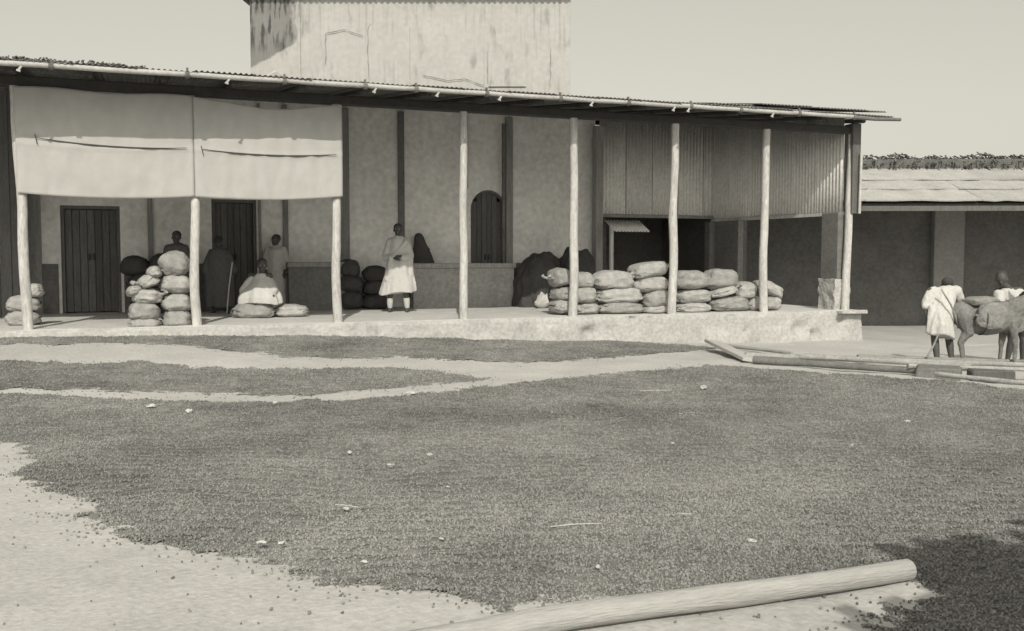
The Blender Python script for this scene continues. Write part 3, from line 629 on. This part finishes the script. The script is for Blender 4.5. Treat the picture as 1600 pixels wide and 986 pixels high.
def J_stand(**k):
    J = dict(head=(0,-.01,1.56), neck=(0,.01,1.42), chest=(0,.01,1.22), pevis=0, pelvis=(0,0,.92), face=(0,-1,0),
     shL=(.17,.01,1.36), elL=(.24,-.04,1.08), wrL=(.06,-.22,1.06), shR=(-.17,.01,1.36), elR=(-.24,-.04,1.06), wrR=(-.03,-.21,1.02),
     hpL=(.10,0,.88), knL=(.14,-.02,.47), anL=(.165,.02,.075), hpR=(-.10,0,.88), knR=(-.14,-.02,.47), anR=(-.165,.02,.075)); J.update(k); return J
# 1 standing man, robe to mid-calf
st_robe = [('l', [(.36,-.02,0,.345,.21,.08),(.5,-.01,0,.325,.195,.07),(.75,0,0,.27,.165,.04),(1.0,.0,0,.21,.155,.02),(1.2,0,0,.18,.15,.01),(1.34,0,0,.155,.12,.0),(1.41,0,0,.12,.08,0),(1.45,0,0,.07,.06,0)], lambda a: .035*math.cos(a)+.02*math.sin(3*a)),
 ('c',(.145,.01,1.34),.080,(.22,-.02,1.08),.080),('c',(.22,-.02,1.06),.080,(.12,-.17,1.04),.06),('c',(-.145,.01,1.34),.080,(-.22,-.02,1.06),.080),('c',(-.22,-.02,1.05),.080,(-.10,-.17,1.03),.06),
 ('c',(.16,-.08,1.33),.05,(-.12,-.17,.98),.05),('c',(-.12,-.15,.98),.05,(-.20,-.10,.62),.05),('c',(.22,.0,1.1),.07,(.24,-.02,.7),.05)]
P1 = person('person','man in a white calf-length robe standing with hands clasped between third and fourth posts',(6.1,2.45,0),YAWC,J_stand(shL=(.15,.01,1.34),shR=(-.15,.01,1.34),elL=(.22,-.04,1.08),elR=(-.22,-.04,1.06)),st_robe,'robe')
for s_ in (-.155,.155):
    bm = bmesh.new(); tube(bm, [(s_*1.06,.02,.085),(s_*1.04,.0,.17),(s_,-.01,.27)], [.045,.058,.062], 12, .05); obj('gaiter', bm, 'robe', P1, True)
# 2 veiled figure behind the counter
vr_ = [('l', [(.02,0,0,.30,.15,.03),(.5,0,0,.28,.15,.03),(.95,.02,0,.24,.14,.02),(1.2,.0,0,.17,.13,.01),(1.38,-.04,0,.115,.11,0),(1.46,-.055,0,.10,.11,0),(1.53,-.06,0,.06,.07,0)], None)]
person('person','person wrapped in a black veil behind the low counter',(7.0,4.0,0),YAWC,J_stand(head=(-.05,-.02,1.42),neck=(-.04,0,1.29),chest=(0,0,1.1),pelvis=(0,0,.85),shL=(.12,0,1.2),shR=(-.14,0,1.2),elL=(.15,-.03,.98),elR=(-.16,-.03,.98),wrL=(.05,-.1,.95),wrR=(-.03,-.1,.93),hpL=(.08,0,.8),hpR=(-.08,0,.8),knL=(.08,0,.42),knR=(-.08,0,.42),anL=(.1,0,.07),anR=(-.1,0,.07)),vr_,'blackrobe')
# 3 person in pale clothes by the back wall
pr_ = [('l', [(.05,0,0,.22,.14,.05),(.6,0,0,.20,.13,.03),(1.0,-.01,0,.19,.155,.02),(1.18,0,-.01,.17,.14,0),(1.25,0,0,.10,.08,0),(1.29,0,0,.06,.05,0)], None),('c',(.15,0,1.185),.07,(.21,-.035,.95),.07),('c',(.21,-.035,.95),.065,(.18,-.06,.84),.05),('c',(-.15,0,1.185),.07,(-.21,-.035,.95),.07),('c',(-.21,-.035,.95),.065,(-.18,-.06,.84),.05)]
def shr(J, k):
    return {a:(tuple(q*k for q in b) if a not in ('face','toe') and isinstance(b, tuple) else b) for a, b in J.items()}
J3 = shr(J_stand(face=(-.5,-1,0),wrL=(.2,-.08,.86),wrR=(-.2,-.08,.86)), .88)
person('person','dark-haired person in pale clothes standing against the wall behind the seated figure',(4.03,3.98,0),YAWC,J3,pr_,'palerobe')
# 4 seated figure on the sack
J4 = dict(head=(.06,-.06,.66),neck=(.05,-.01,.53),chest=(.02,.02,.36),pelvis=(0,.06,.10),face=(.3,-1,-.15),
 shL=(.17,0,.48),elL=(.21,-.05,.28),wrL=(.13,-.10,.16),shR=(-.15,0,.47),elR=(-.20,-.05,.28),wrR=(-.10,-.10,.16),
 hpL=(.1,.02,.1),knL=(.25,-.17,.12),anL=(.05,-.18,.06),hpR=(-.1,.02,.1),knR=(-.24,-.16,.12),anR=(0,-.16,.06),toe=(-.6,-1,0))
r4 = [('l', [(.0,0,-.04,.38,.30,.07),(.10,0,-.04,.37,.30,.07),(.22,.0,-.02,.32,.25,.06),(.34,.02,.0,.24,.19,.04),(.44,.03,.0,.15,.12,.02),(.52,.045,.0,.085,.08,0)], lambda a: .02*math.sin(3*a)),('c',(.15,0,.44),.07,(.26,-.08,.24),.08),('c',(-.13,0,.43),.07,(-.26,-.06,.22),.08)]
person('person','person in white sitting hunched on a sack between second and third posts',(3.46,1.78,.24),YAWC,J4,r4,'robe',fold=.012)
# 5 dark robed standing figure with a light stick
J5 = shr(J_stand(face=(.2,1,0),toe=(0,1,0),wrL=(.25,.10,.88),wrR=(-.25,.10,.88)), .84)
r5 = [('l', [(.12,0,0,.27,.2,.05),(.5,0,0,.27,.18,.04),(.9,0,0,.25,.17,.03),(1.1,0,0,.22,.15,.01),(1.18,0,0,.15,.12,0),(1.22,0,0,.08,.07,0)], None),('c',(.14,0,1.1),.08,(.24,-.02,.8),.09),('c',(-.14,0,1.1),.08,(-.24,-.02,.8),.09)]
person('person','stooped person in a dark grey robe standing right of the second post, back turned',(2.9,3.3,0),YAWC,J5,r5,'greyrobe')
bm = bmesh.new(); tube(bm, [(3.0,3.0,.02),(3.05,3.05,.5),(3.12,3.1,.95)], .013, 7, .1); o = obj('walking_stick', bm, 'palerobe', None, True); tag(o, 'pale walking stick standing beside the dark grey robed person', 'stick')
# 6 head behind the sack pile
J6 = shr(J_stand(wrL=(.2,-.1,.9),wrR=(-.2,-.1,.9)), .9); r6 = [('l', [(.1,0,0,.25,.18,.04),(.7,0,0,.24,.16,.03),(1.1,0,0,.21,.13,.01),(1.25,0,0,.20,.12,0),(1.30,0,0,.09,.07,0)], None),('c',(.15,0,1.2),.08,(.22,0,.9),.09),('c',(-.15,0,1.2),.08,(-.22,0,.9),.09)]
person('person','dark-clothed person whose head shows above the dome-topped sack at the left',(2.16,3.3,0),YAWC,J6,r6,'greyrobe')
# 7 man bending over the load
MX, MY = 12.52, -4.50; zg = gz(MX, MY)
J7 = dict(head=(.20,.30,1.15),neck=(.14,.20,1.08),chest=(.06,.10,.96),pelvis=(-.05,-.08,.68),face=(.3,1,-.7),
 shL=(-.14,.10,1.08),elL=(-.24,.02,.84),wrL=(-.22,-.02,.62),shR=(.26,.10,1.10),elR=(.34,.12,.86),wrR=(.50,.18,.80),
 hpL=(-.13,-.08,.66),knL=(-.10,.0,.38),anL=(-.08,-.06,.07),hpR=(.05,-.08,.66),knR=(.12,.02,.38),anR=(.14,-.04,.07),toe=(.2,1,0))
r7 = [('c',(-.12,.10,1.05),.085,(.24,.10,1.08),.085),('c',(-.04,.10,1.0),.10,(-.10,-.06,.70),.115),('c',(.12,.10,1.02),.11,(.0,-.06,.70),.125),('c',(.04,.10,1.04),.12,(-.04,-.02,.8),.13),
 ('l', [(.42,-.05,-.08,.20,.14,.10),(.55,-.05,-.08,.185,.15,.07),(.72,-.04,-.06,.17,.15,.03),(.82,-.02,-.03,.15,.13,.0)], lambda a: .05*math.cos(a+2.6)+.02*math.sin(3*a)),
 ('c',(-.13,.1,1.06),.072,(-.24,.02,.86),.062),('c',(.25,.1,1.08),.075,(.33,.12,.92),.062),('c',(-.20,-.06,.85),.04,(-.24,-.10,.50),.035)]
P7 = person('person','man in a white tunic and sash bending over the load on the donkey',(MX,MY,zg),YAWC,J7,r7,'robe',fold=.02,rscale=14)
bm = bmesh.new(); tube(bm, [(-.10,-.17,1.12),(.0,-.27,.9),(.08,-.27,.72),(.14,-.2,.55)], [.010,.014,.014,.010], 8); obj('sash', bm, 'brown', P7, True)
bm = bmesh.new(); tube(bm, [(-.16,-.25,.46),(-.25,-.3,.30),(-.36,-.35,.14)], .014, 7); o = obj('bent_stick', bm, 'pole', None, True); o.location = (MX,MY,zg); o.rotation_euler = (0,0,YAWC); tag(o, 'short stick slanting to the ground at the bending man\'s left leg', 'stick')
# 8 donkey (local +x forward)
DX, DY = 13.06, -4.82; zd = gz(DX, DY)
D = empty('donkey', (DX,DY,zd), YAWC-.10); tag(D, 'grey-brown donkey carrying a load, facing right', 'donkey')
bm = bmesh.new()
ell(bm, (0,0,.73), (.47,.20,.215)); ell(bm, (.27,0,.72), (.22,.165,.22)); ell(bm, (-.34,0,.77), (.20,.175,.19)); capsule(bm, (-.38,0,.87),.085,(.34,0,.88),.085)
ell(bm, (-.02,0,.66), (.36,.21,.20))
capsule(bm, (.36,0,.84),.16,(.66,0,1.02),.105); capsule(bm, (.64,0,1.12),.085,(.80,0,1.02),.075); capsule(bm, (.78,0,1.03),.070,(.95,0,.86),.055); capsule(bm, (.94,0,.87),.052,(.99,0,.83),.048)
for s_ in (-1,1):
    capsule(bm, (.62,s_*.045,1.18),.024,(.57,s_*.08,1.29),.032); capsule(bm, (.57,s_*.08,1.29),.032,(.54,s_*.095,1.42),.009)
    fx = .36 if s_ < 0 else .24
    capsule(bm, (.30,s_*.09,.66),.095,(lerp(.3,fx,.6),s_*.10,.50),.055); capsule(bm, (lerp(.3,fx,.6),s_*.10,.50),.056,(fx,s_*.10,.32),.042); ell(bm, (fx,s_*.10,.31), (.036,.034,.042)); capsule(bm, (fx,s_*.10,.31),.036,(fx-.01,s_*.10,.11),.029); capsule(bm, (fx-.01,s_*.10,.11),.026,(fx+.025,s_*.10,.05),.03)
    hx = -.36 if s_ < 0 else -.28
    capsule(bm, (-.34,s_*.08,.74),.15,(hx+.06,s_*.10,.52),.090); capsule(bm, (hx+.06,s_*.10,.54),.078,(hx-.04,s_*.10,.36),.046); ell(bm, (hx-.045,s_*.10,.345), (.042,.036,.052)); capsule(bm, (hx-.04,s_*.10,.34),.036,(hx-.01,s_*.10,.11),.030); capsule(bm, (hx-.02,s_*.10,.11),.027,(hx+.02,s_*.10,.05),.03)
capsule(bm, (-.52,0,.84),.03,(-.57,0,.66),.018); capsule(bm, (-.57,0,.66),.018,(-.58,0,.44),.028)
remesh('body', bm, .012, 'donkey', D, 2, .006, 22)
for s_, fx in ((-1,.385),(1,.265),(-1,-.34),(1,-.26)):
    bm = bmesh.new(); tube(bm, [(fx,s_*.10,0.0),(fx-.01,s_*.10,.05)], [.042,.034], 10); obj('hoof', bm, 'hoof', D, True)
bm = bmesh.new()
for k in range(26): a = k/25; box(bm, (lerp(.38,.62,a), 0, lerp(.97,1.20,a)), (.03,.016,.07), ry=.5+random.uniform(-.2,.2))
obj('mane', bm, 'hair', D)
for s_ in (-1,1):
    bm = bmesh.new(); ell(bm, (.74,s_*.066,1.06), (.014,.008,.012)); obj('eye', bm, 'hoof', D, True)
sack(DX-.14,DY-.20,zd+.76,.46,.17,.36,'bulging pack sack slung on the donkey\'s near flank','loads on the donkey',301,rz=YAWC,m='pack')
sack(DX-.10,DY+.03,zd+.97,.52,.40,.14,'smaller flat sack lying across the donkey\'s back','loads on the donkey',302,rz=YAWC,m='pack')
bm = bmesh.new()
tube(bm, [(-.1+.30*math.cos(a)*0-.02, .235*math.sin(a)*1.35-.02, .72+.25*math.cos(a)) for a in np.linspace(0,2*math.pi,25)], .011, 6); obj('girth_rope', bm, 'rope', D)
# 9 leaning helper behind the donkey
J9 = dict(head=(-.05,-.06,1.14),neck=(.03,-.03,1.03),chest=(.12,0,.88),pelvis=(.22,.05,.62),face=(-.6,-1,-.5),
 shL=(.20,-.04,.99),elL=(.22,-.2,.82),wrL=(.10,-.30,.76),shR=(-.06,.0,.98),elR=(-.12,-.16,.82),wrR=(-.02,-.28,.76),
 hpL=(.28,.05,.58),knL=(.30,.0,.32),anL=(.32,.05,.07),hpR=(.14,.05,.58),knR=(.14,.0,.32),anR=(.12,.05,.07))
r9 = [('c',(.03,-.02,.98),.08,(.14,.0,.86),.16),('c',(.14,0,.86),.16,(.22,.05,.58),.17),('c',(.19,-.04,.96),.07,(.22,-.16,.84),.065),('c',(-.05,0,.95),.07,(-.11,-.14,.84),.065)]
p9 = (13.70,-4.5); J9 = shr(J9, 1.13); r9 = [tuple(tuple(q*1.13 for q in e) if isinstance(e, tuple) else (e*1.13 if isinstance(e, float) else e) for e in t_) for t_ in r9]
p9 = p9; person('person','boy in a white shirt leaning over the far side of the donkey',(p9[0],p9[1],gz(*p9)),YAWC,J9,r9,'robe')
# ------------------------------------------------------------------ poles and planks on the ground
def pole(pts, rad, label, m='pole', seed=0, name='wooden_pole', cat='pole', grp='poles lying at the edge of the coffee', z=None, wob=.25):
    P = []; n = 14; rr = []
    (x0,y0),(x1,y1) = pts
    zs0 = [gz(lerp(x0,x1,k/n), lerp(y0,y1,k/n)) for k in range(n+1)]
    for k in range(n+1):
        t = k/n; x = lerp(x0,x1,t); y = lerp(y0,y1,t); bx = .09*noise.noise(Vector((x*.8+seed, y*.8, seed)))+.02*noise.noise(Vector((x*3+seed, y*3, seed)))
        P.append((x-bx*.3, y+bx, lerp(zs0[0],zs0[-1],t)+ (z or .0)+.03+rad)); rr.append(rad*(1.1-.3*t))
    bm = bmesh.new(); tube(bm, P, rr, 9, wob, seed); o = obj(name, bm, m, None, True); tag(o, label, cat, grp); return o
bm = bmesh.new(); a, b = Vector((10.10,-2.15,0)), Vector((9.36,-4.28,0)); mid = (a+b)/2; L_ = (b-a).length
box(bm, (0,0,0), (L_,.26,.05), bev=.006); o = obj('plank', bm, 'plank'); o.location = (mid.x, mid.y, gz(mid.x,mid.y)+.10); o.rotation_euler = (R(-9),.03,math.atan2((b-a).y,(b-a).x)); tag(o, 'short pale plank lying at the left end of the pole pile', 'plank')
pole([(10.59,-1.73),(10.75,-3.3)], .03, 'short dark pole behind the pale plank', seed=1)
pole([(9.62,-3.75),(13.6,-5.45)], .042, 'long pole lying nearest the platform, its left end by the plank', seed=2)
pole([(9.28,-4.45),(11.0,-6.30)], .048, 'thick pole edging the coffee layer, ending at the plank tip', seed=3)
pole([(11.2,-4.2),(13.9,-5.15)], .036, 'pole passing under the donkey\'s feet', seed=4, z=.02)
pole([(10.25,-4.15),(11.9,-5.65)], .038, 'middle pole wedged between the two longest poles', seed=5, z=.03)
pole([(10.42,-6.5),(11.1,-8.4)], .028, 'pale thin pole at the right edge, nearest the camera', 'palepole', seed=6, z=.04)
pole([(10.55,-5.95),(12.6,-6.6)], .032, 'pale pole with its end over the dark gap', 'palepole', seed=7, z=.07)
for i, (x,y,h) in enumerate(((10.7,-6.25,.16),(11.3,-6.5,.14))):
    bm = bmesh.new(); box(bm, (x,y,gz(x,y)+h/2), (.5,.28,h), rz=-.9+i*.3, bev=.02, jit=.02); o = obj('timber_block', bm, 'dark'); tag(o, 'dark timber block propping the pole ends' if i == 0 else 'second dark timber block farther right under the poles', 'timber')
# foreground log
bm = bmesh.new(); P = []; rr = []
for k in range(41):
    t = k/40; x = lerp(4.70, 2.1, t); P.append((x, -12.07+.02*noise.noise(Vector((x*1.1,0,0)))+.06*t*t, gz(x,-12.07)+lerp(.052,.060,t)+.003-.15*max(0,t-.62)**1.2)); rr.append(lerp(.046,.054,t)*(1+.03*noise.noise(Vector((x*2.5,3,3)))))
tube(bm, P, rr, 20, .05, 2); o = obj('log', bm, 'log', None, True); tag(o, 'long peeled pale log lying across the near edge of the coffee', 'log')
# stones, straws
ST = [(2.46,-11.02,.016),(3.44,-11.48,.016),(4.34,-11.39,.02),(2.05,-10.53,.02),(2.14,-10.58,.018),(2.57,-10.05,.02),(3.08,-9.02,.022),(3.43,-8.78,.024),(2.91,-8.48,.02),(7.68,-8.92,.03),(7.25,-6.38,.05),(1.91,-6.06,.04),(1.59,-5.61,.035),(5.67,-10.19,.025),(6.12,-7.96,.025),(4.12,-5.68,.05),(3.77,-9.29,.018),(2.72,-5.84,.035),(3.26,-9.76,.012),(5.28,-9.04,.014),(3.7,-11.0,.011),(2.9,-10.8,.012),(5.0,-7.4,.02),(6.5,-9.6,.016)]
STL = ['whitish stone near the front edge of the coffee, left of the log', 'pale stone just above the middle of the log', 'pale pointed stone above the right part of the log', 'left one of two touching pale stones near the left coffee edge', 'right one of two touching pale stones near the left coffee edge', 'pale stone on the coffee up and right of the touching pair', 'lower left of three small pale stones near the middle left of the coffee', 'rightmost of three small pale stones near the middle left of the coffee', 'uppermost of three small pale stones near the middle left of the coffee', 'pale stone on the coffee straight below the plank at the pole pile, towards the right', 'pale stone at the top of the widest coffee layer below the plank', "pale stone on the coffee below the white-clad seated figure's sacks", 'leftmost pale stone, on the coffee below the sack pile by the second post', 'pale stone on the right part of the coffee, closest to the pale pole', 'pale stone on the open coffee below the sixth post', 'pale stone beside the pale sand strip below the standing man', 'small pale stone in the open middle of the coffee', 'pale stone by the sand strip below the third post', 'tiny pale stone in the coffee halfway between standing man and log', 'tiny pale stone right of the middle of the coffee', "tiny pale stone closest above the log's left half", 'tiny pale stone above the whitish stone at the front edge', 'pale stone on the coffee below the fifth and sixth posts, near its far edge', 'tiny pale stone on the right half of the coffee']
for i, (x,y,r_) in enumerate(ST):
    bm = bmesh.new(); bmesh.ops.create_icosphere(bm, subdivisions=2, radius=1)
    for v in bm.verts: r_q = r_*.72; v.co = Vector((v.co.x*r_q*1.5, v.co.y*r_q, v.co.z*r_q*.6))*(1+.7*noise.noise(v.co*1.3+Vector((i*5,0,0))))
    o = obj('pebble', bm, 'stone', None, False); d = .03; o.location = (x, y, gz(x,y)+.02+d*.6); o.rotation_euler = (0,0,i); tag(o, STL[i], 'stone', 'pale stones on the coffee')
for i, ((x0,y0),(x1,y1)) in enumerate([((3.48,-10.84),(3.76,-10.88)),((4.15,-10.87),(4.3,-10.89)),((6.01,-7.92),(6.21,-7.92)),((6.41,-6.47),(6.75,-6.55)),((2.52,-9.99),(2.63,-10.09))]):
    bm = bmesh.new(); tube(bm, [(x0,y0,gz(x0,y0)+.05),((x0+x1)/2,(y0+y1)/2+.01,gz(x0,y0)+.052),(x1,y1,gz(x1,y1)+.05)], .0022, 5); o = obj('straw', bm, 'straw'); tag(o, ['long pale straw on the coffee above the middle of the log', 'short pale straw right of the long one above the log', 'pale straw in the middle distance of the coffee below the sixth post', 'longest far straw near the upper edge of the widest coffee layer', 'small pale straw near the left front edge of the coffee'][i], 'straw', 'straws on the coffee')
# ------------------------------------------------------------------ tall building behind
FW = Vector((math.sin(R(21.2)), math.cos(R(21.2)),0)); RT = Vector((math.cos(R(21.2)), -math.sin(R(21.2)),0)); CL = Vector((1.5095,-15.3685,0))
T = empty('tall_building', CL+FW*26-RT*6.98, YAWC); T.location.z = 0
tag(T, 'tall stained plaster building rising behind the veranda roof', 'building')
W = 8.55
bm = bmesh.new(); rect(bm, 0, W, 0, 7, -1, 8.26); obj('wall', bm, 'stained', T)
bm = bmesh.new(); rect(bm, -.02, 1.32, -.02, -.001, 5.3, 8.0); 
bm.free()
def blocked(u0, u1, zt, z0=5.6):
    bm = bmesh.new(); r_ = (u1-u0)/2; c_ = (u0+u1)/2; rise = .16
    prof = [(u0,z0)]+[(c_-r_*math.cos(a), zt-rise+rise*math.sin(a)) for a in np.linspace(0,math.pi,9)]+[(u1,z0)]
    f = [bm.verts.new((p[0],-.045,p[1])) for p in prof]; k = [bm.verts.new((p[0],.01,p[1])) for p in prof]
    bm.faces.new(f)
    for i in range(len(prof)-1): bm.faces.new((f[i],f[i+1],k[i+1],k[i]))
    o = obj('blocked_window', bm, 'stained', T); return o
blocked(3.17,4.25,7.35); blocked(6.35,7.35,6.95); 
def crack(pts, wd=.022):
    bm = bmesh.new(); random.seed(len(pts)*7+int(pts[0][0]*10)); P = []
    for (a, b) in zip(pts, pts[1:]):
        n = max(2, int(math.hypot(b[0]-a[0], b[1]-a[1])/.09))
        P += [(lerp(a[0],b[0],k/n)+random.uniform(-.018,.018), -.047, lerp(a[1],b[1],k/n)+random.uniform(-.012,.012)) for k in range(n)]
    tube(bm, P, [wd*random.uniform(.15,.5) for _ in P], 5); obj('crack', bm, 'dado', T)
crack([(3.15,5.8),(3.13,7.1),(3.3,7.33)],.016); crack([(6.33,5.7),(6.33,6.6)],.014); crack([(4.6,5.9),(5.3,5.75),(5.7,5.8),(6.3,5.6)]); crack([(2.0,6.2),(2.02,7.0),(2.5,7.1),(3.1,6.9)]); crack([(8.0,5.6),(8.02,6.7)],.015)
for u in (1.27,):
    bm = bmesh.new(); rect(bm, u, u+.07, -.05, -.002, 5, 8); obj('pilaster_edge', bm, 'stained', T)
bm = bmesh.new(); rect(bm, -.45, W+.08, -.2, 7.3, 8.26, 8.34); tr = obj('roof', bm, 'brown', T)
for k in range(12):
    V,F = corr(.78 if k < 11 else .4,7.6,amp=.03,pitch=.16); o = mesh_np('roof_sheet', V, F, 'tin'); o.parent = tr; o.location = (-.52+.79*k, -.40, 8.14+.002*(k%2)); o.rotation_euler = (R(2),0,0); o.modifiers.new('s','SOLIDIFY').thickness = .01
# ------------------------------------------------------------------ right building
RB = empty('thatched_store', CL+FW*23+RT*8.25, YAWC-R(2.0)); RB.location.z = -.85; tag(RB, 'low store with pale sheet roof and ragged thatch ridge at the right', 'building')
def zr(d): return 3.19+d*.36
x0, x1 = -2.6, 11
rows = [(-.05,.95),(.90,1.75),(1.70,2.95)]
random.seed(11)
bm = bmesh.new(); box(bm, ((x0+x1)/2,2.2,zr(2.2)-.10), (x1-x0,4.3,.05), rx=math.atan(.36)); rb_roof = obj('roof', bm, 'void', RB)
for ri, (d0, d1) in enumerate(rows):
    x = x0
    while x < x1:
        wd = random.uniform(2.2,3.4); bm = bmesh.new(); dm = (d0+d1)/2; sl_ = 0
        n = 8
        for i in range(2):
            for k in range(n+1):
                u = x+wd*k/n; dd = (d0+random.uniform(-.015,.015)) if i == 0 else d1
                bm.verts.new((u, dd, zr(dd)+.035*(2-ri)*0+.05*(1-i)+.012*random.uniform(-1,1)))
        bm.verts.ensure_lookup_table()
        for k in range(n): bm.faces.new((bm.verts[k],bm.verts[k+1],bm.verts[n+2+k],bm.verts[n+1+k]))
        o = obj('roof_sheet', bm, 'sheet', rb_roof); o.modifiers.new('s','SOLIDIFY').thickness = -.035; x += wd+.01
t = thatch_strip('ridge_thatch', RB, x0, x1, 2.7, 3.7, zr(2.85)-.03, .44, rag=.12); t['kind'] = 'stuff'
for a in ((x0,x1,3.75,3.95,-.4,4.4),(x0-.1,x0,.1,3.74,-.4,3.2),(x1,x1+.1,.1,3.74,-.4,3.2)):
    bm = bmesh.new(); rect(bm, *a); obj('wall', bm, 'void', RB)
for u in (3.2,8.4):
    bm = bmesh.new(); rect(bm, u, u+.82, 3.48, 3.74, -.4, 4.1, bev=.02); obj('pillar', bm, 'pillar', RB)
bm = bmesh.new(); rect(bm, x0, x1, .05, .17, 3.0, 3.12); obj('eave_beam', bm, 'dark', RB)
# ------------------------------------------------------------------ unseen thatched shelter, added beside the camera to cast the corner shade
H = empty('shade_shelter', (6.58,-17.34,-.45)); tag(H, 'thatched pole shelter beside the camera, out of frame, added to shade the corner', 'shelter')
for px_, py_ in ((-2.3,2.0),(2.3,2.0),(-2.3,-2.0),(2.3,-2.0)):
    bm = bmesh.new(); tube(bm, [(px_,py_,0),(px_+.03,py_,1.4),(px_,py_,2.6)], .06, 8, .1); obj('pole', bm, 'pole', H, True)
random.seed(21); LL = []
for k in range(1500):
    x = random.uniform(-2.75,2.75); y = random.uniform(-2.4,2.4)
    if k > 1380: x = random.uniform(-3.3,-2.6); y = random.uniform(-2.4,1.75)
    LL.append(((x, y, 2.72-.05*abs(y)+random.uniform(-.03,.05)), (random.uniform(.08,.22),random.uniform(.4,.8),.025), (random.uniform(-.06,.06),0,random.uniform(-.3,.3))))
o = boxes_obj('thatch', LL, 'thatch', H); o['kind'] = 'stuff'
bm = bmesh.new(); box(bm, (.05,0,2.62), (5.4,4.5,.03)); box(bm, (-2.95,-.35,2.62), (.7,3.9,.03)); obj('reed_mat', bm, 'thatch', H)
bm = bmesh.new(); rect(bm, 2.3,2.34,-2,2,0,2.5); obj('side_mat', bm, 'thatch', H)
bm = bmesh.new(); rect(bm, -2.2,2.3,-2.04,-2,0,2.5); obj('side_mat', bm, 'thatch', H)
bm = bmesh.new(); tube(bm, [(-3.1,1.0,2.66),(-1.0,2.9,2.66)], .07, 7); obj('roof_pole', bm, 'pole', H, True)
bm = bmesh.new(); tube(bm, [(.3,1.0,2.66),(-.3,2.95,2.66)], .05, 7); obj('roof_pole', bm, 'pole', H, True)

if bpy.data.scenes.get('tmp'): bpy.data.scenes.remove(bpy.data.scenes['tmp'])
